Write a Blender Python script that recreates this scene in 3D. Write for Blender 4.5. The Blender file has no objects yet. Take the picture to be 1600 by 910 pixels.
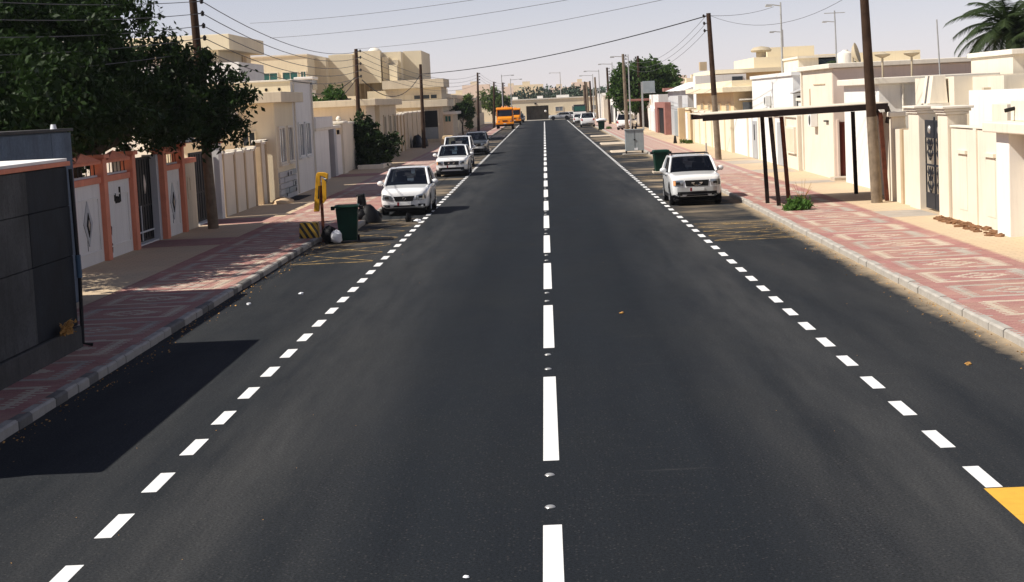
import bpy, bmesh, math, random
import numpy as np
from mathutils import Vector, Matrix
from mathutils.bvhtree import BVHTree
random.seed(7); rng = np.random.default_rng(7)
R = math.radians
sc = bpy.context.scene; col = sc.collection
# ---------------------------------------------------------------- camera
YAW, PITCH, ROLL, CAMH, FPX = 0.0233812, 0.1081477, -0.0471239, 4.05, 2720.0
cam = bpy.data.cameras.new('camera'); camo = bpy.data.objects.new('camera', cam); col.objects.link(camo)
cam.sensor_fit = 'HORIZONTAL'; cam.sensor_width = 36.0; cam.lens = FPX / 1600 * 36
cam.clip_start = 0.1; cam.clip_end = 6000
m3 = Matrix.Rotation(YAW, 3, 'Z') @ Matrix.Rotation(math.pi / 2 - PITCH, 3, 'X') @ Matrix.Rotation(ROLL, 3, 'Z')
camo.matrix_world = Matrix.Translation((0, 0, CAMH)) @ m3.to_4x4()
sc.camera = camo
# ---------------------------------------------------------------- sky and sun
sc.cycles.max_bounces = 6; sc.cycles.volume_bounces = 0; sc.cycles.transparent_max_bounces = 8
HAZE = 0.00010
SUN = Vector((1.0, 0.30, -1.14))
w = bpy.data.worlds.new('World'); sc.world = w; w.use_nodes = True
nt = w.node_tree; bg = nt.nodes['Background']
sky = nt.nodes.new('ShaderNodeTexSky'); sky.sky_type = 'NISHITA'; sky.sun_disc = False
sky.sun_elevation = math.atan2(1.14, math.hypot(1, .30)); sky.sun_rotation = math.atan2(-1.0, -0.30)
sky.air_density = 1.0; sky.dust_density = 0.0; sky.ozone_density = 3.0; sky.altitude = 0
bw = nt.nodes.new('ShaderNodeRGBToBW'); hs = nt.nodes.new('ShaderNodeMix'); hs.data_type = 'RGBA'; hs.inputs[0].default_value = 0.6
nt.links.new(sky.outputs[0], bw.inputs[0]); nt.links.new(sky.outputs[0], hs.inputs[6]); nt.links.new(bw.outputs[0], hs.inputs[7]); tn = nt.nodes.new('ShaderNodeMix'); tn.data_type = 'RGBA'; tn.blend_type = 'MULTIPLY'; tn.inputs[0].default_value = 1; tn.inputs[7].default_value = (.97, .92, 1.04, 1)
nt.links.new(hs.outputs[2], tn.inputs[6]); nt.links.new(tn.outputs[2], bg.inputs[0])
bg.inputs[1].default_value = 0.085
sl = bpy.data.lights.new('sun', 'SUN'); so = bpy.data.objects.new('sun', sl); col.objects.link(so)
sl.energy = 5.0; sl.angle = R(0.53); sl.color = (1.0, 0.945, 0.86)
so.rotation_euler = SUN.to_track_quat('-Z', 'Y').to_euler(); so.location = (-30, 0, 40)
sc.view_settings.view_transform = 'Standard'; sc.view_settings.look = 'None'
sc.view_settings.exposure = 0.36; sc.view_settings.gamma = 1.0
sc.view_settings.use_curve_mapping = False
# ---------------------------------------------------------------- helpers
ORIG = {}
class MB:
    def __init__(s): s.v = []; s.f = []; s.m = []
    def add(s, vs, fs, mi=0):
        o = len(s.v); s.v += [tuple(map(float, p)) for p in vs]
        s.f += [tuple(i + o for i in f) for f in fs]; s.m += [mi] * len(fs); return s
    def box(s, x0, x1, y0, y1, z0, z1, mi=0):
        return s.add([(x0,y0,z0),(x1,y0,z0),(x1,y1,z0),(x0,y1,z0),(x0,y0,z1),(x1,y0,z1),(x1,y1,z1),(x0,y1,z1)],
            [(3,2,1,0),(4,5,6,7),(0,1,5,4),(1,2,6,5),(2,3,7,6),(3,0,4,7)], mi)
    def taper(s, x0, x1, y0, y1, z0, z1, t, mi=0):
        return s.add([(x0,y0,z0),(x1,y0,z0),(x1,y1,z0),(x0,y1,z0),(x0+t,y0+t,z1),(x1-t,y0+t,z1),(x1-t,y1-t,z1),(x0+t,y1-t,z1)],
            [(3,2,1,0),(4,5,6,7),(0,1,5,4),(1,2,6,5),(2,3,7,6),(3,0,4,7)], mi)
    def cyl(s, p0, p1, r0, r1=None, n=10, mi=0, caps=True):
        r1 = r0 if r1 is None else r1
        p0, p1 = Vector(p0), Vector(p1); d = (p1 - p0).normalized()
        a = d.orthogonal().normalized(); b = d.cross(a)
        vs = []
        for p, r in ((p0, r0), (p1, r1)):
            for k in range(n):
                t = 2 * math.pi * k / n; vs.append(p + (a * math.cos(t) + b * math.sin(t)) * r)
        fs = [(k, (k+1) % n, n + (k+1) % n, n + k) for k in range(n)]
        if caps: fs += [tuple(range(n))[::-1], tuple(range(n, 2*n))]
        return s.add(vs, fs, mi)
    def tube(s, pts, r, n=6, mi=0, caps=True):
        pts = [Vector(p) for p in pts]; rs = r if isinstance(r, (list, tuple)) else [r] * len(pts)
        vs = []; fs = []; a = None
        for i, p in enumerate(pts):
            d = (pts[min(i+1, len(pts)-1)] - pts[max(i-1, 0)]).normalized()
            a = d.orthogonal().normalized() if a is None else (a - d * a.dot(d)).normalized()
            b = d.cross(a)
            for k in range(n):
                t = 2 * math.pi * k / n; vs.append(p + (a * math.cos(t) + b * math.sin(t)) * rs[i])
        for i in range(len(pts) - 1):
            for k in range(n): fs.append((i*n+k, i*n+(k+1) % n, (i+1)*n+(k+1) % n, (i+1)*n+k))
        if caps: fs += [tuple(range(n))[::-1], tuple(range((len(pts)-1)*n, len(pts)*n))]
        return s.add(vs, fs, mi)
    def prism(s, poly, axis, a0, a1, mi=0):
        n = len(poly)
        def P(u, v, a): return {'x': (a, u, v), 'y': (u, a, v), 'z': (u, v, a)}[axis]
        vs = [P(u, v, a0) for u, v in poly] + [P(u, v, a1) for u, v in poly]
        return s.add(vs, [tuple(range(n))[::-1], tuple(range(n, 2*n))] + [(k, (k+1) % n, n+(k+1) % n, n+k) for k in range(n)], mi)
    def quad(s, a, b, c, d, mi=0): return s.add([a, b, c, d], [(0, 1, 2, 3)], mi)
    def lathe(s, prof, c, n=16, mi=0):
        vs = []; fs = []
        for r, z in prof:
            for k in range(n):
                t = 2*math.pi*k/n; vs.append((c[0]+r*math.cos(t), c[1]+r*math.sin(t), c[2]+z))
        for i in range(len(prof)-1):
            for k in range(n): fs.append((i*n+k, i*n+(k+1) % n, (i+1)*n+(k+1) % n, (i+1)*n+k))
        fs += [tuple(range(n))[::-1], tuple(range((len(prof)-1)*n, len(prof)*n))]
        return s.add(vs, fs, mi)
    def grid(s, P, nu, nv, mi=0):
        vs = [P(i / nu, j / nv) for j in range(nv+1) for i in range(nu+1)]
        return s.add(vs, [(j*(nu+1)+i, j*(nu+1)+i+1, (j+1)*(nu+1)+i+1, (j+1)*(nu+1)+i) for j in range(nv) for i in range(nu)], mi)
    def lump(s, c, r, n=10, jit=.18, mi=0, seed=0):
        rd = random.Random(seed); vs = []; fs = []; m = n // 2 + 1
        for j in range(m):
            ph = math.pi * j / (m - 1)
            for k in range(n):
                t = 2*math.pi*k/n; q = 1 + rd.uniform(-jit, jit)
                z = math.cos(ph) * r[2] * q
                vs.append((c[0]+r[0]*q*math.sin(ph)*math.cos(t), c[1]+r[1]*q*math.sin(ph)*math.sin(t), c[2]+max(z, -r[2]*.85)))
        for j in range(m-1):
            for k in range(n): fs.append((j*n+k, (j+1)*n+k, (j+1)*n+(k+1) % n, j*n+(k+1) % n))
        return s.add(vs, fs, mi)
def mesh_of(name, mb, mats, off=(0,0,0), smooth=None):
    me = bpy.data.meshes.new(name)
    me.from_pydata([(a-off[0], b-off[1], c-off[2]) for a, b, c in mb.v], [], mb.f)
    mats = mats if isinstance(mats, (list, tuple)) else [mats]
    for mt in mats: me.materials.append(MAT[mt])
    if len(mats) > 1: me.polygons.foreach_set('material_index', mb.m)
    if smooth is not None:
        me.polygons.foreach_set('use_smooth', [True] * len(me.polygons)); me.set_sharp_from_angle(angle=R(smooth))
    me.update(); return me
def tag(o, label=None, cat=None, group=None, kind=None):
    for k, v in (('label', label), ('category', cat), ('group', group), ('kind', kind)):
        if v: o[k] = v
    return o
def thing(name, label, cat, loc=(0,0,0), group=None):
    o = bpy.data.objects.new(name, None); o.empty_display_size = .2; col.objects.link(o)
    o.location = loc; ORIG[o.name] = tuple(loc); return tag(o, label, cat, group)
def part(parent, name, mb, mats, smooth=None, bev=0, label=None, kind=None):
    off = ORIG[parent.name] if parent else (0, 0, 0)
    o = bpy.data.objects.new(name, mesh_of(name, mb, mats, off, smooth)); col.objects.link(o)
    ORIG[o.name] = off; o.parent = parent
    if bev:
        b = o.modifiers.new('b', 'BEVEL'); b.width = bev; b.segments = 2; b.limit_method = 'ANGLE'; b.angle_limit = R(40)
    return tag(o, label, None, None, kind)
def solo(name, mb, mats, label, cat, group=None, smooth=None, bev=0, kind=None, loc=None):
    """a thing that is one mesh; its origin is put at its base"""
    if loc is None:
        a = np.array(mb.v); loc = (float(a[:,0].mean()), float(a[:,1].mean()), float(a[:,2].min()))
    o = bpy.data.objects.new(name, mesh_of(name, mb, mats, loc, smooth)); col.objects.link(o); o.location = loc
    ORIG[o.name] = tuple(loc)
    if bev:
        b = o.modifiers.new('b', 'BEVEL'); b.width = bev; b.segments = 2; b.limit_method = 'ANGLE'; b.angle_limit = R(40)
    return tag(o, label, cat, group, kind)
def struct(name, mb, mats, kind='structure', smooth=None):
    o = bpy.data.objects.new(name, mesh_of(name, mb, mats, (0,0,0), smooth)); col.objects.link(o); ORIG[o.name] = (0,0,0)
    return tag(o, None, None, None, kind)
def copy_tree(o, parent=None):
    c = o.copy(); col.objects.link(c); ORIG[c.name] = ORIG[o.name]
    if parent: c.parent = parent
    for ch in list(o.children): copy_tree(ch, c)
    return c
# ---------------------------------------------------------------- materials
MAT = {}
def nodes(name):
    m = bpy.data.materials.new(name); m.use_nodes = True; MAT[name] = m
    nt = m.node_tree; return m, nt, nt.nodes['Principled BSDF']
def N(nt, t, **kw):
    n = nt.nodes.new('ShaderNode' + t)
    for k, v in kw.items():
        if k in n.inputs: n.inputs[k].default_value = v
        else: setattr(n, k, v)
    return n
def math_n(nt, op, a, b=None, c=None, clamp=False):
    n = nt.nodes.new('ShaderNodeMath'); n.operation = op; n.use_clamp = clamp
    for i, x in enumerate((a, b, c)):
        if x is None: continue
        if isinstance(x, (int, float)): n.inputs[i].default_value = x
        else: nt.links.new(x, n.inputs[i])
    return n.outputs[0]
def ramp(nt, fac, p0, p1):
    n = nt.nodes.new('ShaderNodeMapRange'); n.clamp = True; nt.links.new(fac, n.inputs[0])
    n.inputs[1].default_value = p0; n.inputs[2].default_value = p1; return n.outputs[0]
def mixc(nt, fac, a, b):
    n = nt.nodes.new('ShaderNodeMix'); n.data_type = 'RGBA'
    if isinstance(fac, (int, float)): n.inputs[0].default_value = fac
    else: nt.links.new(fac, n.inputs[0])
    for i, x in ((6, a), (7, b)):
        if isinstance(x, tuple): n.inputs[i].default_value = (*x[:3], 1)
        else: nt.links.new(x, n.inputs[i])
    return n.outputs[2]
def coords(nt, scale=(1,1,1), kind='Object'):
    t = N(nt, 'TexCoord'); mp = N(nt, 'Mapping'); mp.inputs['Scale'].default_value = scale
    nt.links.new(t.outputs[kind], mp.inputs[0]); return mp.outputs[0]
def noise(nt, vec, scale, detail=4, rough=.6):
    n = N(nt, 'TexNoise'); n.inputs['Scale'].default_value = scale; n.inputs['Detail'].default_value = detail
    n.inputs['Roughness'].default_value = rough; nt.links.new(vec, n.inputs['Vector']); return n.outputs['Fac']
def bump(nt, bs, h, strength, dist=.01):
    b = N(nt, 'Bump'); b.inputs['Strength'].default_value = strength; b.inputs['Distance'].default_value = dist
    nt.links.new(h, b.inputs['Height']); nt.links.new(b.outputs[0], bs.inputs['Normal'])
def mat(name, c, rough=.75, var=.12, scale=2.5, streak=0., bmp=0., bscale=30, metal=0., spec=.14, coat=0., fine=.0):
    m, nt, bs = nodes(name); v = coords(nt)
    a = ramp(nt, noise(nt, v, scale), .3, .7)
    cc = mixc(nt, a, tuple(x*(1-var) for x in c), tuple(min(1, x*(1+var)) for x in c))
    if fine:
        cc = mixc(nt, math_n(nt, 'MULTIPLY', ramp(nt, noise(nt, v, scale*22, 3), .45, .7), fine), cc, tuple(x*.35 for x in c))
    if streak:
        sv = coords(nt, (5, 5, .35)); s = ramp(nt, noise(nt, sv, 1.3, 5, .7), .5, .78)
        cc = mixc(nt, math_n(nt, 'MULTIPLY', s, streak), cc, (c[0]*.34, c[1]*.31, c[2]*.28))
    nt.links.new(cc, bs.inputs['Base Color'])
    bs.inputs['Roughness'].default_value = rough; bs.inputs['Metallic'].default_value = metal
    bs.inputs['Specular IOR Level'].default_value = spec; bs.inputs['Coat Weight'].default_value = coat
    if bmp: bump(nt, bs, noise(nt, v, bscale, 5), bmp)
    return m
mat('plaster_cream', (.67,.58,.43), .85, .07, .7, .30, .25, 25)
mat('plaster_tan', (.62,.53,.385), .85, .07, .6, .28, .25, 25)
mat('plaster_beige', (.78,.68,.49), .85, .05, .5, .14, .2, 20)
mat('plaster_white', (.77,.745,.70), .85, .05, .8, .22, .2, 25)
mat('plaster_ivory', (.74,.665,.54), .85, .06, .7, .26, .25, 25)
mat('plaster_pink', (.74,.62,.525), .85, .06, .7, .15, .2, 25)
mat('plaster_yellow', (.66,.51,.31), .85, .07, .8, .2, .2, 25)
mat('plaster_grey', (.50,.50,.50), .85, .08, .8, .25, .2, 25)
mat('trim_ivory', (.74,.68,.575), .8, .06, 1.2, .22, .1, 25)
mat('trim_tan', (.50,.385,.25), .85, .1, 1.2, .2, .1, 25)
mat('wall_dark_a', (.075,.076,.076), .8, .35, 1.1, .6, .5, 18, fine=.5)
mat('wall_dark_b', (.016,.020,.026), .75, .35, 1.2, .6, .5, 18, fine=.5)
mat('plinth_grey', (.075,.073,.070), .85, .25, 2.2, .3, .5, 18, fine=.4)
mat('parapet_blue', (.11,.145,.19), .8, .32, 1.1, .45, .4, 14, fine=.4)
mat('roof_white', (.80,.78,.74), .8, .06, 1.0)
mat('orange_paint', (.70,.25,.15), .7, .1, 2.0, .25, .2, 25)
mat('gate_black', (.007,.007,.008), .6, .2, 4, spec=.2)
mat('iron_blue', (.014,.018,.026), .5, .25, 8, spec=.3)
mat('white_metal', (.62,.63,.63), .5, .1, 4)
mat('slot_dark', (.02,.018,.016), .9, .2, 5)
mat('door_red', (.10,.022,.016), .55, .2, 3, .3)
mat('maroon', (.30,.14,.115), .8, .12, 2, .25)
mat('metal_grey', (.30,.335,.345), .55, .08, 2, .2, metal=.15)
mat('gate_grey', (.40,.41,.415), .6, .08, 2, .3)
mat('wood_pole', (.052,.030,.019), .85, .35, 3, .4, .6, 30)
mat('wood_pole_pale', (.20,.155,.11), .85, .3, 3, .5, .6, 30)
mat('steel_post', (.40,.40,.39), .5, .12, 4, metal=.3)
mat('steel_dark', (.022,.014,.012), .6, .3, 6)
mat('steel_rust', (.11,.035,.02), .75, .35, 6)
mat('canopy_top', (.70,.62,.50), .8, .1, 2)
mat('insulator', (.018,.014,.013), .4, .2, 9)
mat('wire_black', (.012,.012,.013), .6, .1, 2)
mat('wire_grey', (.10,.10,.105), .6, .1, 2)
mat('bin_green', (.005,.030,.019), .45, .15, 4, .25)
mat('bin_lid', (.007,.034,.022), .45, .15, 4, .2)
mat('rubber', (.014,.014,.015), .85, .2, 6)
mat('rubbish_bag', (.008,.008,.009), .5, .3, 6, bmp=.6, bscale=14)
mat('cardboard', (.13,.075,.045), .9, .25, 5)
mat('paper_white', (.75,.76,.78), .8, .1, 6, bmp=.4, bscale=25)
mat('yellow_paint', (.68,.35,.025), .55, .12, 4, .35)
mat('black_paint', (.018,.017,.016), .6, .2, 6)
mat('block_yellow', (.74,.46,.04), .65, .12, 6, .3)
mat('car_white', (.80,.80,.79), .22, .02, 1, coat=.6, spec=.5)
mat('car_silver', (.50,.50,.49), .28, .03, 1, metal=.3, coat=.5)
mat('car_grey', (.075,.085,.095), .28, .03, 1, metal=.4, coat=.6)
mat('car_dark', (.022,.024,.028), .25, .03, 1, coat=.5)
mat('truck_orange', (.78,.265,.015), .35, .07, 2, .25, coat=.2)
mat('black_plastic', (.016,.016,.017), .5, .15, 8)
mat('cabin_dark', (.016,.019,.026), .85, .15, 6)
mat('seat_dark', (.030,.034,.042), .9, .15, 6)
mat('rim_silver', (.42,.42,.42), .3, .05, 6, metal=.8)
mat('chrome', (.75,.75,.75), .12, .02, 3, metal=1.)
mat('lamp_lens', (.26,.28,.30), .10, .3, 12, metal=.6, coat=1.)
mat('lamp_amber', (.75,.36,.16), .2, .1, 9, coat=.6)
mat('lamp_red', (.40,.03,.02), .2, .1, 9, coat=.6)
mat('number_plate', (.68,.68,.66), .5, .06, 20)
mat('plate_maroon', (.22,.02,.03), .5, .06, 20)
mat('window_dark', (.030,.040,.052), .08, .2, 2, spec=.7)
mat('window_grey', (.16,.19,.215), .12, .15, 2, spec=.7)
mat('window_green', (.006,.095,.075), .12, .12, 3, spec=.7)
mat('frame_white', (.72,.71,.68), .6, .06, 4)
mat('trunk', (.085,.062,.045), .9, .3, 5, .3, .7, 22)
mat('palm_trunk', (.15,.11,.075), .9, .3, 8, .2, .8, 22)
mat('soil_heap', (.20,.105,.055), .95, .35, 7, bmp=.8, bscale=20)
mat('dry_weed', (.48,.26,.08), .9, .25, 8)
mat('stud_metal', (.55,.54,.51), .3, .1, 9, metal=.6)
mat('kerb_stone', (.40,.37,.325), .9, .14, 3, .2, .4, 30, fine=.3)
mat('kerb_dark', (.17,.16,.145), .9, .2, 3, .2, .4, 30, fine=.3)
mat('paver_red', (.37,.175,.16), .85, .16, 1.7, bmp=.2, fine=.25)
mat('paver_grey', (.40,.36,.31), .85, .14, 1.7, bmp=.2, fine=.25)
mat('paver_cream', (.54,.46,.36), .85, .12, 1.7, bmp=.2, fine=.2)
mat('paver_joint', (.30,.22,.15), .95, .2, 3)
mat('sand', (.54,.40,.255), .95, .14, .35, bmp=.3, bscale=12)
mat('far_tree', (.060,.085,.062), .95, .4, .12)
mat('tarp_white', (.80,.80,.79), .7, .04, 2)
mat('tank_tan', (.45,.38,.27), .7, .1, 2)
mat('blue_pipe', (.06,.11,.17), .5, .1, 4)
def leafmat(name, c, tr=.25):
    m, nt, bs = nodes(name); v = coords(nt)
    a = ramp(nt, noise(nt, v, 1.1, 3), .3, .7); b = ramp(nt, noise(nt, v, 9, 2), .3, .7)
    cc = mixc(nt, a, tuple(x*.62 for x in c), tuple(x*1.35 for x in c)); cc = mixc(nt, math_n(nt, 'MULTIPLY', b, .4), cc, (c[0]*1.9, c[1]*1.5, c[2]*1.0))
    nt.links.new(cc, bs.inputs['Base Color']); bs.inputs['Roughness'].default_value = .5; bs.inputs['Specular IOR Level'].default_value = .10
    t = N(nt, 'BsdfTranslucent'); nt.links.new(mixc(nt, .5, cc, (c[0]*1.6, c[1]*2.0, c[2]*.6)), t.inputs[0])
    mx = N(nt, 'MixShader'); mx.inputs[0].default_value = tr
    nt.links.new(bs.outputs[0], mx.inputs[1]); nt.links.new(t.outputs[0], mx.inputs[2])
    nt.links.new(mx.outputs[0], nt.nodes['Material Output'].inputs[0])
leafmat('leaf_dark', (.016,.034,.009), .15); leafmat('leaf_mid', (.034,.070,.018)); leafmat('leaf_palm', (.030,.048,.020))
leafmat('leaf_light', (.075,.115,.035)); leafmat('leaf_green', (.045,.085,.022)); leafmat('leaf_weed', (.06,.13,.03))
def glassmat(name, tint, k, rough=.03):
    m, nt, bs = nodes(name)
    t = N(nt, 'BsdfTransparent'); t.inputs[0].default_value = (*tint, 1)
    g = N(nt, 'BsdfGlossy'); g.inputs['Roughness'].default_value = rough; g.inputs[0].default_value = (.9,.95,1,1)
    fr = N(nt, 'Fresnel'); fr.inputs[0].default_value = 1.5
    mx = N(nt, 'MixShader'); nt.links.new(math_n(nt, 'ADD', math_n(nt, 'MULTIPLY', fr.outputs[0], .8), k), mx.inputs[0])
    nt.links.new(t.outputs[0], mx.inputs[1]); nt.links.new(g.outputs[0], mx.inputs[2])
    nt.links.new(mx.outputs[0], nt.nodes['Material Output'].inputs[0])
glassmat('glass_car', (.42,.50,.55), .02); glassmat('glass_tint', (.16,.19,.22), .02)
def stripemat():
    m, nt, bs = nodes('hazard_stripes'); v = coords(nt)
    sp = N(nt, 'SeparateXYZ'); nt.links.new(v, sp.inputs[0])
    s = math_n(nt, 'ADD', math_n(nt, 'MULTIPLY', sp.outputs[0], 1.0), math_n(nt, 'MULTIPLY', sp.outputs[2], .55))
    s = math_n(nt, 'ADD', s, math_n(nt, 'MULTIPLY', sp.outputs[1], 1.0))
    f = math_n(nt, 'FRACT', math_n(nt, 'MULTIPLY', s, 5.2)); k = math_n(nt, 'GREATER_THAN', f, .52)
    nz = ramp(nt, noise(nt, v, 9), .4, .75)
    cc = mixc(nt, k, (.74,.44,.03), (.02,.018,.016)); cc = mixc(nt, math_n(nt, 'MULTIPLY', nz, .3), cc, (.3,.24,.17))
    nt.links.new(cc, bs.inputs['Base Color']); bs.inputs['Roughness'].default_value = .7
stripemat()
def asphalt():
    m, nt, bs = nodes('asphalt'); v = coords(nt); sp = N(nt, 'SeparateXYZ'); nt.links.new(v, sp.inputs[0])
    x, y = sp.outputs[0], sp.outputs[1]; ax = math_n(nt, 'ABSOLUTE', x)
    n1 = ramp(nt, noise(nt, coords(nt, (.75,.035,1)), 1.0, 5, .62), .38, .66)
    n2 = ramp(nt, noise(nt, coords(nt, (1.0,.45,1)), .42, 8, .7), .44, .72); n3 = noise(nt, v, 130, 2)
    c = mixc(nt, n1, (.0052,.0082,.0124), (.0094,.0131,.0178))
    c = mixc(nt, math_n(nt, 'MULTIPLY', n2, .25), c, (.030,.032,.034))
    # dusty strips beside and outside the edge lines, where no wheels run
    bnd = math_n(nt, 'MAXIMUM', math_n(nt, 'MULTIPLY', ramp(nt, ax, 1.7, 3.5), math_n(nt, 'SUBTRACT', 1.0, ramp(nt, ax, 4.2, 5.2))), math_n(nt, 'MULTIPLY', ramp(nt, ax, 3.8, 4.6), .6))
    e = math_n(nt, 'MULTIPLY', bnd, ramp(nt, noise(nt, coords(nt, (.9,.07,1)), 1.0, 8, .66), .30, .72))
    c = mixc(nt, math_n(nt, 'MULTIPLY', e, .72), c, (.086,.085,.082))
    # aggregate grains
    vo = N(nt, 'TexVoronoi'); vo.inputs['Scale'].default_value = 26; nt.links.new(v, vo.inputs['Vector'])
    sx = N(nt, 'SeparateColor'); nt.links.new(vo.outputs['Color'], sx.inputs[0])
    gr = math_n(nt, 'MULTIPLY', math_n(nt, 'LESS_THAN', vo.outputs['Distance'], .30), math_n(nt, 'GREATER_THAN', sx.outputs[0], .80))
    c = mixc(nt, math_n(nt, 'MULTIPLY', gr, .35), c, (.12,.11,.10))
    c = mixc(nt, math_n(nt, 'MULTIPLY', ramp(nt, n3, .35, .7), .55), c, (.046,.047,.048))
    gn = N(nt, 'MapRange'); nt.links.new(noise(nt, v, 34, 5, .85), gn.inputs[0]); gn.inputs[1].default_value = .3; gn.inputs[2].default_value = .7; gn.inputs[3].default_value = .15; gn.inputs[4].default_value = 1.7
    vm = N(nt, 'VectorMath'); vm.operation = 'SCALE'; nt.links.new(c, vm.inputs[0]); nt.links.new(gn.outputs[0], vm.inputs['Scale']); c = vm.outputs[0]
    # thin pale scuffs along the lanes
    scf = ramp(nt, noise(nt, coords(nt, (.5,7,1)), 1.0, 3, .5), .70, .80)
    c = mixc(nt, math_n(nt, 'MULTIPLY', scf, .22), c, (.11,.105,.10))
    # wind-blown sand against the kerbs and in drifts across the parking lane
    kr = math_n(nt, 'ADD', ramp(nt, x, 6.15, 7.0), math_n(nt, 'MULTIPLY', ramp(nt, math_n(nt, 'MULTIPLY', x, -1.0), 6.5, 7.25), .5))
    sn = noise(nt, coords(nt, (1.6,.8,1)), 1.0, 9, .75)
    edge = ramp(nt, math_n(nt, 'ADD', math_n(nt, 'MULTIPLY', kr, .62), math_n(nt, 'MULTIPLY', sn, .6)), .62, 1.0)
    dr = math_n(nt, 'MULTIPLY', ramp(nt, noise(nt, coords(nt, (.10,.26,1)), 1.0, 6, .68), .50, .66), ramp(nt, ax, 4.3, 4.9))
    far = ramp(nt, y, 44, 75)
    dr = math_n(nt, 'MULTIPLY', dr, math_n(nt, 'MULTIPLY', far, .85))
    sand = math_n(nt, 'MAXIMUM', edge, dr)
    c = mixc(nt, sand, c, (.42,.325,.215))
    nt.links.new(c, bs.inputs['Base Color'])
    rr = N(nt, 'MapRange'); nt.links.new(n2, rr.inputs[0]); rr.inputs[3].default_value = .72; rr.inputs[4].default_value = .9
    nt.links.new(rr.outputs[0], bs.inputs['Roughness']); bs.inputs['Specular IOR Level'].default_value = .04
    bump(nt, bs, n3, .35, .006)
asphalt()
def wornpaint(name, c, lo, hi, sc_=3.2):
    m, nt, bs = nodes(name); v = coords(nt)
    nt.links.new(mixc(nt, ramp(nt, noise(nt, v, 6), .3, .7), tuple(x*.85 for x in c), c), bs.inputs['Base Color']); bs.inputs['Roughness'].default_value = .75
    t = N(nt, 'BsdfTransparent'); mx = N(nt, 'MixShader')
    nt.links.new(ramp(nt, noise(nt, v, sc_, 7, .75), lo, hi), mx.inputs[0]); nt.links.new(t.outputs[0], mx.inputs[1]); nt.links.new(bs.outputs[0], mx.inputs[2])
    nt.links.new(mx.outputs[0], nt.nodes['Material Output'].inputs[0])
wornpaint('worn_yellow', (.52,.34,.12), .40, .66); wornpaint('solid_yellow', (.72,.40,.04), .20, .34, 7); wornpaint('road_paint', (.80,.795,.78), .24, .36, 9)
def pattern_nodes():
    m, nt, bs = nodes('paver_pattern'); v = coords(nt); sp = N(nt, 'SeparateXYZ'); nt.links.new(v, sp.inputs[0])
    u = math_n(nt, 'ABSOLUTE', math_n(nt, 'SUBTRACT', math_n(nt, 'ABSOLUTE', sp.outputs[0]), PATC))
    vv = math_n(nt, 'ABSOLUTE', math_n(nt, 'SUBTRACT', math_n(nt, 'FRACT', math_n(nt, 'DIVIDE', sp.outputs[1], PATP)), .5))
    vn = math_n(nt, 'MULTIPLY', vv, PATP)
    ins = lambda p, q: math_n(nt, 'MULTIPLY', math_n(nt, 'LESS_THAN', u, p), math_n(nt, 'LESS_THAN', vn, q))
    k1 = math_n(nt, 'SUBTRACT', ins(1.02, 1.0), ins(.80, .80))
    dm = math_n(nt, 'ADD', math_n(nt, 'DIVIDE', u, .62), math_n(nt, 'DIVIDE', vn, .55))
    k2 = math_n(nt, 'MULTIPLY', math_n(nt, 'LESS_THAN', dm, 1.05), math_n(nt, 'GREATER_THAN', dm, .62))
    nz = ramp(nt, noise(nt, v, 1.7), .3, .7)
    c = mixc(nt, math_n(nt, 'MAXIMUM', k1, k2), (.38,.21,.19), (.45,.385,.31)); c = mixc(nt, math_n(nt, 'MULTIPLY', nz, .3), c, (.47,.36,.26))
    nt.links.new(c, bs.inputs['Base Color']); bs.inputs['Roughness'].default_value = .87
PATC, PATP, PATW = 8.62, 2.6, 2.8
pattern_nodes()
def slabmat():
    m, nt, bs = nodes('paving_tan'); v = coords(nt)
    b = N(nt, 'TexBrick'); b.inputs['Scale'].default_value = 1.0; b.inputs['Brick Width'].default_value = .4; b.inputs['Row Height'].default_value = .2
    b.inputs['Mortar Size'].default_value = .008; b.inputs['Color1'].default_value = (.50,.385,.255,1); b.inputs['Color2'].default_value = (.55,.42,.275,1); b.inputs['Mortar'].default_value = (.33,.24,.15,1)
    nt.links.new(v, b.inputs['Vector'])
    n = ramp(nt, noise(nt, v, .5, 6, .7), .42, .70); c = mixc(nt, math_n(nt, 'MULTIPLY', n, .65), b.outputs['Color'], (.58,.425,.26))
    n2 = ramp(nt, noise(nt, v, 1.3, 6, .7), .60, .75); c = mixc(nt, math_n(nt, 'MULTIPLY', n2, .45), c, (.22,.165,.12))
    nt.links.new(c, bs.inputs['Base Color']); bs.inputs['Roughness'].default_value = .9; bump(nt, bs, b.outputs['Fac'], -.4, .006)
slabmat()

for nm in ('paver_red', 'paver_grey', 'paver_cream'):
    nt = MAT[nm].node_tree; bs = nt.nodes['Principled BSDF']; src = bs.inputs['Base Color'].links[0].from_socket
    t_ = N(nt, 'NewGeometry'); mp = N(nt, 'Mapping'); nt.links.new(t_.outputs['Position'], mp.inputs[0])
    d1 = ramp(nt, noise(nt, mp.outputs[0], .55, 7, .7), .42, .72); d2 = ramp(nt, noise(nt, mp.outputs[0], 4.5, 4, .7), .35, .75)
    nt.links.new(mixc(nt, math_n(nt, 'ADD', math_n(nt, 'MULTIPLY', d1, .45), math_n(nt, 'MULTIPLY', d2, .16)), src, (.50,.38,.27)), bs.inputs['Base Color'])
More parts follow.
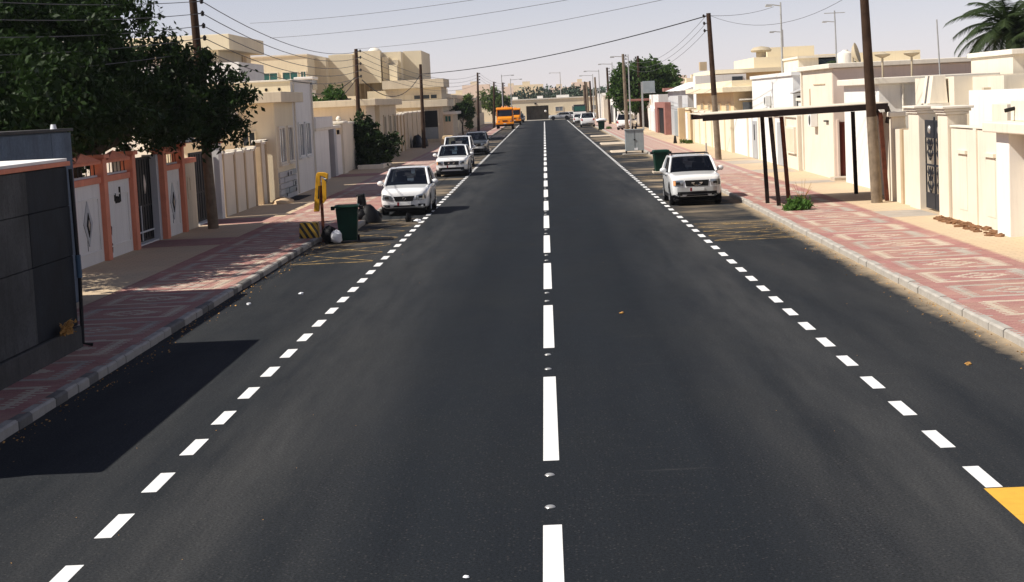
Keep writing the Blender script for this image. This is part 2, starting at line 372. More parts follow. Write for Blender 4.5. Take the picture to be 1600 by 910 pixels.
# ---------------------------------------------------------------- ground, road, pavements
struct('ground', MB().add([(-1500,-60,-.06),(1500,-60,-.06),(1500,2600,-.06),(-1500,2600,-.06)], [(0,1,2,3)]), 'sand')
mb = MB(); ys = list(range(-20, 352, 6))
mb.grid(lambda u, v: (-7.6 + 15.2*u, -20 + 366*v, 0), 6, 61)
road = struct('road', mb, 'asphalt')
struct('cross_street', MB().quad((-140,346,-.004),(140,346,-.004),(140,358,-.004),(-140,358,-.004)), 'asphalt')
RC = -0.1
def sheet(x0, x1, y0, y1, z=.004): return MB().quad((x0,y0,z),(x1,y0,z),(x1,y1,z),(x0,y1,z))
def shared(parent, name, me, loc):
    o = bpy.data.objects.new(name, me); col.objects.link(o); o.location = loc; o.parent = parent; ORIG[o.name] = (0,0,0); return o
me_c = mesh_of('centre_dash', sheet(-.09,.09,0,6), 'road_paint'); me_e = mesh_of('edge_dash', sheet(-.085,.085,0,1.0), 'road_paint')
y = 19.35 - 9
ny = 0
while y < 330: shared(road, 'centre_dash', me_c, (RC, y, 0)); y += 9.0
for X, y0 in ((-4.5, 20.57), (4.32, 19.15)):
    far = MB(); y = y0 - 8; k = 0
    while y < 338:
        if X > 0 and y < 17: pass
        elif k < 95: shared(road, 'edge_dash', me_e, (X, y, 0))
        else: far.quad((X-.085,y,.004),(X+.085,y,.004),(X+.085,y+1.25,.004),(X-.085,y+1.25,.004))
        y += 2.0; k += 1
    part(road, 'far_edge_line', far, 'road_paint', kind='stuff')
def hatch(x0, x1, y0, y1, m='worn_yellow', wd=.16, n=4, name='yellow_hatching', z=.007):
    mb = MB()
    mb.quad((x0,y0,z),(x1,y0,z),(x1,y0+wd,z),(x0,y0+wd,z)); mb.quad((x0,y1-wd,z),(x1,y1-wd,z),(x1,y1,z),(x0,y1,z))
    st = (y1 - y0) / n
    for k in range(n):
        a = y0 + st*k + wd; zz = z + .003
        mb.quad((x0,a,zz),(x1,a+st-wd,zz),(x1,a+st,zz),(x0,a+wd,zz)); mb.quad((x0,a+st-wd,zz+.003),(x1,a,zz+.003),(x1,a+wd,zz+.003),(x0,a+st,zz+.003))
    part(road, name, mb, m)
hatch(4.5, 6.75, 47.6, 54.2); hatch(-6.9, -4.75, 46.0, 62.0, n=6); hatch(4.55, 6.8, 84, 88, n=2); hatch(4.5, 6.8, 116, 122, n=3)
part(road, 'yellow_box', MB().quad((4.2,16.0,.007),(6.6,16.0,.007),(6.6,17.1,.007),(4.2,17.1,.007)).quad((4.2,11,.007),(4.75,11,.007),(4.75,15.997,.007),(4.2,15.997,.007)), 'solid_yellow')
# cat's eyes in the gaps of the centre line
stud = None
for k in range(14):
    for d in (6.75, 8.25):
        yy = 10.35 + 9*k + d
        if yy < 14: continue
        mb = MB(); mb.lathe([(.001,.018),(.035,.016),(.05,.007),(.055,.0)], (0,0,0), 14)
        if stud is None:
            stud = solo('road_stud', mb, 'stud_metal', 'round metal road stud in a gap of the white centre line', 'road stud', 'studs along the centre line', 40, loc=(0,0,0)); o = stud
        else:
            o = stud.copy(); col.objects.link(o)
        o.location = (RC - .02, yy, .002)
# pavements
KL1, KL2, KR = -7.2, -6.5, 7.05
def pave(name, poly, z=.13):
    return struct(name, MB().prism(poly, 'z', -.05, z), 'paver_joint')
pl = pave('pavement_left', [(KL1-.16,-20),(KL1-.16,54.5),(KL2-.16,55.6),(KL2-.16,344),(-12.9,344),(-12.9,-20)])
pr = pave('pavement_right', [(KR+.16,-20),(12.5,-20),(12.5,344),(KR+.16,344)])
part(pl, 'tan_paving', MB().quad((-10.03,-20,.135),(-10.03,344,.135),(-12.9,344,.135),(-12.9,-20,.135)), 'paving_tan')
part(pr, 'tan_paving', MB().quad((10.03,-20,.135),(12.5,-20,.135),(12.5,344,.135),(10.03,344,.135)), 'paving_tan')
FAR = 84
part(pl, 'patterned_paving', MB().quad((-10.03,FAR,.137),(KL2-.16,FAR,.137),(KL2-.16,344,.137),(-10.03,344,.137)), 'paver_pattern')
part(pr, 'patterned_paving', MB().quad((KR+.16,FAR,.137),(10.03,FAR,.137),(10.03,344,.137),(KR+.16,344,.137)), 'paver_pattern')
def pat(x, y):
    u = abs(abs(x) - PATC); q = int(y // PATP); v = abs((y / PATP) % 1 - .5) * PATP
    if u < 1.02 and v < 1.0 and not (u < .80 and v < .80): return 2 if (q + (x > PATC or -x > PATC)) % 2 else 1
    d = u/.62 + v/.55
    if .62 < d < 1.05: return 2 if q % 3 else 1
    if u < .12 and v < .10: return 2
    return 0
PM = ['paver_red', 'paver_grey', 'paver_cream']
pav_me = []
for i in range(3):
    mb = MB(); mb.taper(-.0975,.0975,-.0475,.0475,-.012,.008,.003); pav_me.append(mesh_of('paver', mb, PM[i]))
def pavers(parent, xs0, xs1, y0, y1, jog=None):
    """bricks row by row; the nearest 300 in view are objects, the others one joined part"""
    V = []; F = []; Mi = []; cnt = 0; ny = int((y1 - y0) / .1)
    for j in range(ny):
        y = y0 + .05 + j*.1
        a = xs0
        if jog and y > jog[0]: a = jog[1]
        nx = int((abs(xs1 - a)) / .2) + 1; sg = 1 if xs1 > a else -1
        for i in range(nx):
            x = a + sg * (.1 + i*.2 - (.1 if j % 2 else 0))
            if abs(x) > 10.05 or abs(x) < abs(a) - .02: continue
            m = pat(x, y) if random.random() > .03 else random.randrange(3)
            dz = random.uniform(-.002, .002)
            if cnt < 300 and 22.0 < y and (x < 0 and (x > -9.6)) and y < 23.6 + (abs(x)-7)*.2 or (cnt < 300 and x > 0 and y > 26.5 and x < 8.6):
                o = bpy.data.objects.new('paver', pav_me[m]); col.objects.link(o); o.location = (x, y, .13 + dz); o.parent = parent; cnt += 1; continue
            k = len(V); h = .138 + dz
            V += [(x-.0975,y-.0475,.128),(x+.0975,y-.0475,.128),(x+.0975,y+.0475,.128),(x-.0975,y+.0475,.128),
                  (x-.094,y-.044,h),(x+.094,y-.044,h),(x+.094,y+.044,h),(x-.094,y+.044,h)]
            F += [(k+4,k+5,k+6,k+7),(k,k+1,k+5,k+4),(k+1,k+2,k+6,k+5),(k+2,k+3,k+7,k+6),(k+3,k,k+4,k+7)]; Mi += [m]*5
    mb = MB(); mb.v = V; mb.f = F; mb.m = Mi
    part(parent, 'paver_field', mb, PM, kind='stuff')
pavers(pl, KL1-.17, -10.03, 18, FAR, (55.5, KL2-.17))
pavers(pr, KR+.17, 10.03, 18, FAR)
# kerbs: single stones near, one run beyond
def kerb(name, pts, side, step, dark):
    """pts: polyline of the road-side face"""
    mbf = MB(); root = None; stones = []
    prof = [(0,-.08),(0,.115),(.035,.142),(.16,.142),(.16,-.08)]
    far = MB(); far.prism([(pts[-1][0] + side*u, v) for u, v in prof], 'y', 150, 344)
    root = struct(name, far, 'kerb_stone')
    me = []
    for mt in ('kerb_stone', 'kerb_dark'):
        b = MB(); b.prism([(side*u, v) for u, v in prof], 'y', .008, step-.008); me.append(mesh_of('kerb_block', b, mt))
    y = 12.
    while y < 150:
        x = pts[0][0]; rot = 0
        if len(pts) > 1:
            if y >= 55.0: x = pts[-1][0]
            elif y > 54.2 - step:
                y += step
                continue
        o = shared(root, 'kerb_block', me[1 if random.random() < dark else 0], (x + random.uniform(-.008,.008), y, random.uniform(-.008,.006)))
        o.rotation_euler = (0, 0, random.uniform(-.008,.008)); y += step
    return root
kl = kerb('kerb_left', [(KL1,), (KL2,)], -1, .6, .3)
mb = MB(); mb.prism([(-7.36,53.7),(-7.2,53.7),(-6.5,55.0),(-6.5,55.3),(-6.66,55.3),(-7.36,54.1)], 'z', -.05, .142); part(kl, 'kerb_corner', mb, 'kerb_stone', bev=.02)
kr = kerb('kerb_right', [(KR,)], 1, .9, .06)
# tiled entry paths across the tan strip, and ramps across the parking lane
def strip(name, x0, x1, y0, y1, z, m, p): part(p, name, MB().box(x0,x1,y0,y1,z-.03,z), m, bev=.006)
strip('entry_path', 10.05, 11.5, 51.6, 54.2, .142, 'paver_grey', pr); strip('entry_path', 10.05, 11.9, 72.3, 74.2, .142, 'paver_grey', pr)
strip('entry_path', 10.05, 11.9, 94.5, 99, .142, 'paver_grey', pr); strip('entry_path', 10.05, 11.9, 83, 86.5, .142, 'paver_grey', pr)
strip('entry_path', -13.1, -10.05, 52.9, 55.8, .142, 'paver_red', pl); strip('entry_path', -13.1, -10.05, 62.6, 65.8, .142, 'paver_red', pl)
strip('entry_path', -12.6, -10.05, 102, 106, .142, 'paver_red', pl)
for x0, x1, y0, y1 in ((4.75,7.0,128,132),(4.75,7.0,151,156),(4.75,7.0,184,188),(-6.45,-4.8,150,154),(-6.45,-4.8,205,212)):
    part(road, 'crossing_ramp', MB().taper(x0,x1,y0,y1,-.02,.07,.12), 'paver_cream')
# ---------------------------------------------------------------- building helpers
def bx(root, name, x0,x1,y0,y1,z0,z1, m, bev=0, label=None): return part(root, name, MB().box(x0,x1,y0,y1,z0,z1), m, bev=bev, label=label)
def win_x(root, X, s, y0, y1, z0, z1, glass='window_grey', fr='frame_white', fw=.07, mull=1, deep=.09, sill=True):
    f = MB(); a, b = sorted((X - s*.02, X + s*deep))
    f.box(a,b,y0,y0+fw,z0,z1); f.box(a,b,y1-fw,y1,z0,z1); f.box(a,b,y0+fw,y1-fw,z1-fw,z1); f.box(a,b,y0+fw,y1-fw,z0,z0+fw)
    o = part(root, 'window', f, fr)
    a, b = sorted((X - s*.01, X + s*.03)); g = MB()
    g.box(a,b,y0+fw,y1-fw,z0+fw,z1-fw); part(o, 'pane', g, glass)
    for k in range(mull):
        yy = y0 + (y1-y0)*(k+1)/(mull+1); a, b = sorted((X + s*.032, X + s*.06))
        part(o, 'glazing_bar', MB().box(a,b,yy-.025,yy+.025,z0+fw,z1-fw), fr)
    if sill:
        a, b = sorted((X, X + s*(deep+.06))); part(o, 'sill', MB().box(a,b,y0-.08,y1+.08,z0-.08,z0-.005), fr)
    return o
def win_y(root, Y, x0, x1, z0, z1, glass='window_dark', fr='frame_white', fw=.07, mull=1, deep=.09):
    f = MB(); a, b = Y-deep, Y+.02
    f.box(x0,x0+fw,a,b,z0,z1); f.box(x1-fw,x1,a,b,z0,z1); f.box(x0+fw,x1-fw,a,b,z1-fw,z1); f.box(x0+fw,x1-fw,a,b,z0,z0+fw)
    o = part(root, 'window', f, fr); part(o, 'pane', MB().box(x0+fw,x1-fw,Y-.03,Y+.01,z0+fw,z1-fw), glass)
    for k in range(mull):
        xx = x0 + (x1-x0)*(k+1)/(mull+1); part(o, 'glazing_bar', MB().box(xx-.025,xx+.025,Y-.06,Y-.032,z0+fw,z1-fw), fr)
    return o
def panel_wall(name, label, X, s, ys, h, m, mp=None, pw=.32, proud=.09, th=.22, cap='trim_ivory', caph=.10, z0=.1, pilh=.08, groove=None, body='wall_panel'):
    """boundary wall of panels between pilasters; s = side of the street"""
    root = thing(name, label, 'wall', (X, (ys[0]+ys[-1])/2, z0))
    for a, b in zip(ys[:-1], ys[1:]):
        x0, x1 = sorted((X, X - s*th)); bx(root, body, x0, x1, a+pw/2, b-pw/2, z0, z0+h, m)
        x0, x1 = sorted((X + s*.05, X - s*(th+.05))); bx(root, 'coping', x0, x1, a+pw/2+.003, b-pw/2-.003, z0+h+.002, z0+h+caph, cap, .015)
    for y in ys:
        x0, x1 = sorted((X + s*proud, X - s*(th+.03))); bx(root, 'pilaster', x0, x1, y-pw/2, y+pw/2, z0, z0+h+pilh, mp or m, .012)
        x0, x1 = sorted((X + s*(proud+.05), X - s*(th+.08))); bx(root, 'pilaster_cap', x0, x1, y-pw/2-.05, y+pw/2+.05, z0+h+pilh+.002, z0+h+pilh+.12, cap, .02)
    return root
# ---------------------------------------------------------------- LEFT SIDE
# dark clad outbuilding at the kerb
t = thing('outbuilding', 'low dark grey clad outbuilding with white flat roof beside the left kerb', 'building', (-9.5, 24.5, .1))
bx(t, 'core', -10.38, -8.37, 19.2, 30.0, .1, 3.30, 'wall_dark_b')
cols_ = [19.1, 20.6, 22.9, 25.3, 27.7, 30.12]; rows_ = [.52, 1.75, 2.62, 3.30]
for i in range(5):
    for j in range(3):
        k = .006 if (i + j) % 2 else 0
        bx(t, 'cladding_panel', -8.372, -8.33+k, cols_[i]+.006, cols_[i+1]-.006, rows_[j]+.006, rows_[j+1]-.006, 'wall_dark_b' if (i in (4, 2) and j < 9 and not (i == 2 and j == 1)) else 'wall_dark_a', .006)
bx(t, 'plinth', -8.375, -8.27, 19.1, 30.16, .1, .51, 'plinth_grey', .02)
bx(t, 'end_panel', -10.38, -8.34, 30.02, 30.10, .52, 3.30, 'wall_dark_b')
bx(t, 'roof_slab', -10.38, -8.28, 18.9, 30.2, 3.31, 3.385, 'orange_paint', .01)
bx(t, 'roof_deck', -10.37, -8.32, 18.95, 30.15, 3.387, 3.44, 'roof_white', .01)
mb = MB(); mb.tube([(-8.27,30.13,3.25),(-8.25,30.15,1.3),(-8.27,30.12,.2),(-8.1,30.15,.16)], .035, 8); d = part(t, 'downpipe', mb, 'black_plastic', 40)
part(d, 'pipe_sleeve', MB().cyl((-8.255,30.15,1.75),(-8.25,30.15,1.35),.05,n=8), 'blue_pipe', 40)
t = thing('service_block', 'blue grey stained parapet block rising behind the dark outbuilding', 'building', (-13.4, 30, 0))
bx(t, 'body', -16, -10.46, 18, 38.1, 0, 3.86, 'parapet_blue')
for a, b in ((18.1,23.5),(23.5,29.0),(29.0,33.2),(33.2,36.6),(36.6,38.15)): bx(t, 'facing_slab', -10.462, -10.40, a+.012, b-.012, 3.45 if a < 28 else .1, 3.84, 'parapet_blue', .006)
bx(t, 'coping', -16.05, -10.35, 17.9, 38.2, 3.865, 3.93, 'plinth_grey', .01)
o = part(t, 'bulkhead_lamp', MB().cyl((-10.42,36.9,3.93),(-10.42,36.9,4.03),.07,.05,n=10), 'paper_white', 40)
# dried weed rooted in the plinth
mb = MB(); rd = random.Random(3)
for k in range(46):
    a = rd.uniform(0, 6.28); L = rd.uniform(.12, .42); p = Vector((-8.25, 28.9+rd.uniform(-.2,.2), .5+rd.uniform(0,.1)))
    q = p + Vector((abs(math.cos(a))*L*.5+.03, math.sin(a)*L*1.1, abs(math.sin(a*2.3))*L*.55)); mb.tube([p, (p+q)/2+Vector((0,0,.05)), q], [.008,.006,.002], 4)
    for _ in range(3):
        c = p.lerp(q, rd.uniform(.4,1)); e = .035; n1 = Vector((rd.uniform(-1,1),rd.uniform(-1,1),rd.uniform(-1,1))).normalized()*e; n2 = n1.orthogonal().normalized()*e
        mb.quad(c-n1, c-n2*.5, c+n1, c+n2*.5)
solo('dried_weed', mb, 'dry_weed', 'dried orange weed growing out of the dark wall plinth', 'weed')
# white wall with orange trim
XW = -12.5
t = thing('boundary_wall', 'white boundary wall with orange frames and diamond motifs under the tree', 'wall', (XW, 50, .1))
def orange_bay(y0, y1, motif, top=2.98):
    """one bay between two orange pilasters"""
    bx(t, 'wall_panel', XW-.2, XW-.06, y0, y1, .1, 2.32, 'plaster_white')
    bx(t, 'frame_rail', XW-.21, XW, y0, y1, 2.325, 2.50, 'orange_paint', .01)
    bx(t, 'sill_course', XW-.2, XW-.10, y0, y1, 2.502, 2.56, 'plaster_grey')
    nb = 7
    for k in range(nb):
        yy = y0 + (y1-y0)*(k+.5)/nb; part(t, 'grille_bar', MB().box(XW-.13,XW-.11,yy-.02,yy+.02,2.56,2.86), 'gate_black')
    bx(t, 'top_rail', XW-.24, XW+.03, y0, y1, 2.862, 2.95, 'orange_paint', .01)
    ym = (y0+y1)/2
    mbb = MB(); mbb.add([(XW-.3,y0+.2,2.953),(XW+.08,y0+.2,2.953),(XW+.08,y1-.2,2.953),(XW-.3,y1-.2,2.953),(XW-.11,ym,3.2)], [(0,1,2,3),(0,4,1),(1,4,2),(2,4,3),(3,4,0)]); part(t, 'roof_cap', mbb, 'orange_paint')
    a, b = y0+.32, y1-.32
    for (p, q, r, s_) in ((a,a+.04,.45,1.95),(b-.04,b,.45,1.95),(a+.04,b-.04,1.91,1.95),(a+.04,b-.04,.45,.49)):
        part(t, 'moulding', MB().box(XW-.061,XW-.03,p,q,r,s_), 'plaster_white')
    dm = lambda sx, sz, zc, x1: MB().prism([(ym-sx,zc),(ym,zc-sz),(ym+sx,zc),(ym,zc+sz)], 'x', XW-.061, x1)
    if motif == 1:
        part(t, 'diamond_moulding', dm(.46,.62,1.28,XW-.035), 'plaster_grey'); part(t, 'diamond_slot', dm(.20,.34,1.25,XW-.02), 'slot_dark'); part(t, 'diamond_core', dm(.09,.15,1.25,XW-.01), 'paver_cream')
        part(t, 'weep_stain', MB().box(XW-.06,XW-.055,ym-.16,ym-.10,.55,.85), 'plinth_grey')
    else:
        for k, (dy, z0_, z1_) in enumerate(((-.32,1.72,1.95),(-.22,1.66,1.80),(-.10,1.68,1.86),(.02,1.66,1.78),(.14,1.66,1.84),(.26,1.68,2.12))):
            part(t, 'broken_slot', MB().box(XW-.061,XW-.03,ym+dy-.07,ym+dy+.05,z0_,z1_), 'slot_dark')
        for zz in (.4, .9): part(t, 'chipped_patch', MB().prism([(y0+.5,zz),(y0+.56,zz-.12),(y0+.62,zz+.1),(y0+.55,zz+.16)], 'x', XW-.061, XW-.052), 'slot_dark')
def orange_pier(y, w=.42, top=3.0, x=XW):
    bx(t, 'pilaster', x-.3, x+.08, y-w/2, y+w/2, .1, top, 'orange_paint', .012); bx(t, 'pilaster_cap', x-.36, x+.15, y-w/2-.07, y+w/2+.07, top+.003, top+.12, 'orange_paint', .02)
orange_pier(45.35); orange_bay(45.56, 48.64, 1); orange_pier(48.85); orange_bay(49.06, 52.1, 0); orange_pier(52.32)
orange_pier(56.6); orange_bay(56.81, 59.3, 1); orange_pier(59.52, .36, 3.05)
bx(t, 'gate_reveal', XW-.55, XW-.10, 56.05, 56.38, .1, 2.9, 'plaster_grey'); bx(t, 'gate_reveal', XW-.55, XW-.31, 52.12, 52.5, .1, 2.9, 'plaster_grey')
bx(t, 'side_panel', XW-.22, XW-.05, 59.71, 62.0, .1, 2.45, 'plaster_cream'); bx(t, 'side_rail', XW-.24, XW+.02, 59.71, 62.0, 2.455, 2.62, 'orange_paint', .01)
part(t, 'scroll_groove', MB().box(XW-.05,XW-.03,60.5,60.56,1.2,2.0).box(XW-.05,XW-.03,60.56,61.0,1.94,2.0).box(XW-.05,XW-.03,60.94,61.0,1.5,1.94), 'plaster_tan')
mbb = MB(); mbb.add([(XW-.7,59.2,3.19),(XW+.3,59.2,3.19),(XW+.3,61.2,3.19),(XW-.7,61.2,3.19),(XW-.2,60.2,3.75)], [(0,1,2,3),(0,1,4),(1,2,4),(2,3,4),(3,0,4)]); part(t, 'pyramid_cap', mbb, 'plaster_white'); bx(t, 'cap_band', XW-.74, XW+.34, 59.16, 61.24, 3.06+.11, 3.187, 'orange_paint')
def metal_gate(name, label, X, y0, y1, h, m, s=1, emblem=True, z0=.16, bars=0):
    g = thing(name, label, 'gate', (X, (y0+y1)/2, z0)); ym = (y0+y1)/2
    for a, b in ((y0+.02, ym-.012), (ym+.012, y1-.02)):
        o = bx(g, 'leaf', X-.03, X+.03, a, b, z0+.06, z0+h, m)
        fr = MB()
        for p, q, r, s_ in ((a,a+.07,z0+.06,z0+h),(b-.07,b,z0+.06,z0+h),(a+.07,b-.07,z0+h-.07,z0+h),(a+.07,b-.07,z0+.06,z0+.13),(a+.07,b-.07,z0+h*.42,z0+h*.42+.06)): fr.box(X+s*.0301 if s > 0 else X-.055, X+.055 if s > 0 else X-.0301, p, q, r, s_)
        part(o, 'leaf_frame', fr, m)
        for k in range(bars):
            yy = a + (b-a)*(k+1)/(bars+1); part(o, 'bar', MB().box(X+.031,X+.05,yy-.012,yy+.012,z0+.13,z0+h-.07), m)
        if emblem: part(o, 'emblem', MB().prism([((a+b)/2-.16,z0+h*.68),((a+b)/2,z0+h*.68-.3),((a+b)/2+.16,z0+h*.68),((a+b)/2,z0+h*.68+.3)], 'x', X+.03, X+.06), 'plaster_pink' if a > ym else 'gate_black')
    return g
g = metal_gate('black_gate', 'black double gate with pale diamond emblem between the orange pilasters', XW-.35, 52.55, 56.03, 2.7, 'gate_black', bars=4)
part(g, 'drop_bolt', MB().cyl((XW-.28,54.35,.25),(XW-.28,54.35,1.35),.025), 'white_metal'); part(g, 'lower_rail', MB().cyl((XW-.27,52.7,.52),(XW-.27,55.9,.52),.03), 'white_metal'); part(g, 'threshold', MB().box(XW-.4,XW-.15,52.55,56.03,.13,.19), 'white_metal')
g = metal_gate('black_gate', 'tall black gate behind the leaning utility pole by the cream wall', XW-.35, 62.5, 66.0, 2.6, 'gate_black', bars=3, emblem=False)
part(g, 'threshold', MB().box(XW-.4,XW-.1,62.5,66.0,.13,.2), 'white_metal')
t = thing('gate_pier', 'plain ivory gate pier between the black gate and the cream wall', 'pier', (XW, 66.3, .1))
bx(t, 'shaft', XW-.5, XW+.08, 66.05, 66.65, .1, 3.0, 'plaster_white', .015); bx(t, 'cap', XW-.56, XW+.14, 65.98, 66.72, 3.003, 3.08, 'orange_paint', .02)
t = panel_wall('boundary_wall', 'cream wall of tall panels with tan pilasters before the windowed cream house', XW, 1, [67.1, 69.6, 72.0, 74.4], 2.38, 'plaster_ivory', 'trim_tan', pw=.26, proud=.05)
panel_wall('boundary_wall', 'short taller end of cream wall with wide flat caps beside the house', XW+.15, 1, [75.1, 76.6], 2.62, 'plaster_ivory', 'trim_tan', pw=.3, proud=.06)
mb = MB(); mb.lump((-11.55,75.6,.12), (.5,.9,.28), 12, .12, seed=4); solo('sand_mound', mb, 'sand', 'low pale mound of sand at the foot of the cream wall end', 'mound', smooth=60)
# cream and white house
t = thing('villa', 'cream and white flat roofed house with tall windows behind the panel wall', 'house', (-16, 84, 0))
bx(t, 'front_wall', -17.5, -11.9, 76.9, 82.5, 0, 4.5, 'plaster_beige')
bx(t, 'canopy_slab', -17.8, -11.45, 76.3, 83.2, 4.503, 4.97, 'plaster_cream', .02)
bx(t, 'main_wall', -23, -11.92, 82.503, 89.5, 0, 5.5, 'plaster_white'); bx(t, 'parapet_face', -20, -11.925, 82.44, 82.50, 4.975, 5.5, 'plaster_beige'); bx(t, 'coping', -23.1, -11.82, 82.38, 89.6, 5.503, 5.6, 'trim_ivory', .02)
for k in range(7):
    x = -12.45 - k*.62; part(t, 'drain_hole', MB().prism([(x-.07,5.12),(x,5.06),(x+.07,5.12),(x+.05,5.22),(x-.05,5.22)], 'y', 82.425, 82.439), 'slot_dark')
win_x(t, -11.9, 1, 77.5, 79.3, 1.75, 3.45, 'window_grey', 'trim_ivory', .1, 1); win_x(t, -11.9, 1, 80.2, 81.7, 1.75, 3.45, 'window_grey', 'trim_ivory', .1, 1)
win_x(t, -11.92, 1, 84.0, 85.7, 1.85, 3.55, 'window_grey', 'frame_white', .1, 1); win_x(t, -11.92, 1, 86.3, 88.1, 1.85, 3.55, 'window_grey', 'frame_white', .1, 1)
o = win_y(t, 76.9, -13.4, -12.75, 2.6, 3.3, 'window_dark', 'plaster_beige')
for r_ in range(5):
    for c_ in range(4):
        q = random.random(); bx(t, 'grey_block', -11.9, -11.83+.012*((r_*7+c_*5) % 3), 77.0+c_*1.28+.02, 77.0+(c_+1)*1.28-.02, .12+r_*.26+.012, .12+(r_+1)*.26-.012, 'plaster_grey' if q > .3 else 'metal_grey', .01)
for yy, zz in ((79.3,1.25),(78.6,.35),(81.5,.75),(81.6,.45),(80.2,1.28)):
    part(t, 'dark_mark', MB().box(-11.80,-11.79,yy-.1,yy+.1,zz-.08,zz+.08), 'slot_dark')
bx(t, 'area_cover', -11.85, -11.1, 77.4, 81.6, .14, .16, 'rubber')
bx(t, 'upper_wall', -23.5, -16.7, 90.4, 100.4, 5.4, 7.4, 'plaster_cream'); bx(t, 'upper_slab', -25, -16, 89.9, 101, 7.403, 8.2, 'plaster_beige', .02)
bx(t, 'stair_wall', -21.2, -15.6, 90, 98, 5.4, 6.75, 'plaster_white')
for yy in (97.6, 98.4): part(t, 'wall_vent', MB().box(-16.69,-16.62,yy-.25,yy+.25,6.5,7.3), 'trim_tan')
# white walls with red door
t = thing('boundary_wall', 'white gate portal wall with a dark red door beyond the windowed house', 'wall', (-12.6, 104, .1))
bx(t, 'recess_wall', -13.6, -13.2, 89.6, 97.3, .1, 3.0, 'plaster_grey'); bx(t, 'portal_wall', -13.0, -12.55, 95.0, 101.0, .1, 3.1, 'plaster_white'); bx(t, 'portal_head', -13.3, -12.4, 94.6, 102.1, 3.103, 3.7, 'plaster_white', .03)
bx(t, 'portal_ledge', -13.2, -12.45, 94.8, 101.1, 2.95, 3.10, 'trim_ivory', .02)
bx(t, 'door', -13.1, -13.02, 101.0, 103.2, .15, 2.9, 'door_red'); bx(t, 'portal_lintel', -13.3, -12.55, 102.11, 107.5, 2.95, 3.15, 'trim_ivory', .04)
bx(t, 'pier', -13.1, -12.5, 103.2, 104.3, .1, 2.94, 'plaster_grey', .02); bx(t, 'wall_panel', -12.9, -12.6, 104.3, 107.5, .1, 2.55, 'plaster_white')
bx(t, 'pier', -13.1, -12.45, 107.5, 109.3, .1, 3.2, 'plaster_ivory', .02); bx(t, 'pier_cap', -13.2, -12.35, 107.3, 109.5, 3.203, 3.35, 'trim_ivory', .03)
part(t, 'finial', MB().lathe([(.05,0),(.14,.06),(.17,.16),(.10,.28),(.01,.33)], (-12.8,108.4,3.35), 12), 'trim_ivory', 60)
bx(t, 'wall_panel', -12.95, -12.65, 109.3, 122.5, .1, 3.1, 'plaster_ivory'); bx(t, 'coping', -13.02, -12.58, 109.5, 122.5, 3.103, 3.25, 'trim_ivory', .02)
part(t, 'lamp_box', MB().box(-12.6,-12.5,105.4,106,2.6,2.85), 'slot_dark')
solo('planter_kerb', MB().box(-12.3,-10.6,113.2,113.5,.13,.42).box(-10.85,-10.6,113.5,119,.13,.42).box(-12.3,-10.86,118.7,119,.13,.42), 'trim_ivory', 'low pale planter kerb round the street bush', 'planter', bev=.02)
# small tower house
t = thing('corner_house', 'pale house with projecting flat roof slab and narrow windows past the bush', 'house', (-15, 134, 0))
bx(t, 'wall', -18, -12.7, 124.5, 146, 0, 4.25, 'plaster_ivory'); bx(t, 'bay_wall', -12.702, -12.35, 131, 145.5, 0, 4.25, 'plaster_cream'); bx(t, 'roof_slab', -18.6, -11.9, 123.6, 146.6, 4.253, 4.72, 'plaster_cream', .03)
for y0 in (133.5, 138.0, 142.0): win_x(t, -12.35, 1, y0, y0+1.8, 1.9, 3.5, 'window_grey', 'plaster_tan', .12, 1)
win_y(t, 124.5, -13.6, -12.9, 1.7, 3.3, 'window_grey', 'plaster_ivory')
bx(t, 'base_course', -12.349, -12.2, 131, 145.6, .1, 1.3, 'plaster_cream', .02)
part(t, 'roof_bracket', MB().box(-14.3,-13.9,126,126.3,4.73,4.85), 'slot_dark')
panel_wall('boundary_wall', 'tan wall of ribbed panels between the flat roofed house and the pole', -12.7, 1, [146.6, 150, 153.5, 157], 3.2, 'plaster_cream', 'trim_tan', pw=.5, proud=.1)
panel_wall('boundary_wall', 'long plain tan wall running up to the gatehouse with dark gate', -12.9, 1, [157.6, 164, 170, 176, 182, 186.6], 3.3, 'plaster_tan', 'plaster_tan', pw=.6, proud=.08)
solo('rubbish_pile', MB().lump((-12.2,167,.5),(.5,1.5,.75),10,.25,seed=2).lump((-11.9,170,.4),(.4,1.2,.6),10,.25,seed=5), 'rubbish_bag', 'dark heap of bags against the long tan wall', 'rubbish', smooth=70)
t = thing('gatehouse', 'tan gatehouse with tall dark gate and grey lower panel facing the street', 'house', (-12.5, 190, 0))
bx(t, 'front_wall', -16, -10.9, 187, 199, 0, 3.9, 'plaster_tan'); bx(t, 'lintel_slab', -16, -10.3, 186.4, 199.4, 3.903, 4.65, 'plaster_cream', .03)
bx(t, 'gate_upper', -12.85, -11.45, 186.93, 186.99, 1.75, 3.5, 'gate_black'); bx(t, 'gate_lower', -12.85, -11.45, 186.93, 186.99, .5, 1.74, 'metal_grey'); bx(t, 'gate_frame', -13.0, -12.86, 186.88, 187, .3, 3.65, 'plaster_cream'); bx(t, 'gate_frame', -11.44, -11.3, 186.88, 187, .3, 3.65, 'plaster_cream')
bx(t, 'upper_wall', -17, -11.0, 188.5, 199, 4.66, 5.3, 'plaster_cream'); bx(t, 'upper_band', -17, -11.0, 188.5, 199, 5.303, 6.0, 'plaster_tan'); bx(t, 'upper_slab', -17.3, -10.7, 188, 199.4, 6.003, 6.9, 'plaster_cream')
for x in (-13.6, -12.6, -11.8): win_y(t, 188.5, x-.42, x+.35, 4.75, 5.28, 'window_dark', 'plaster_cream', .06, 0)
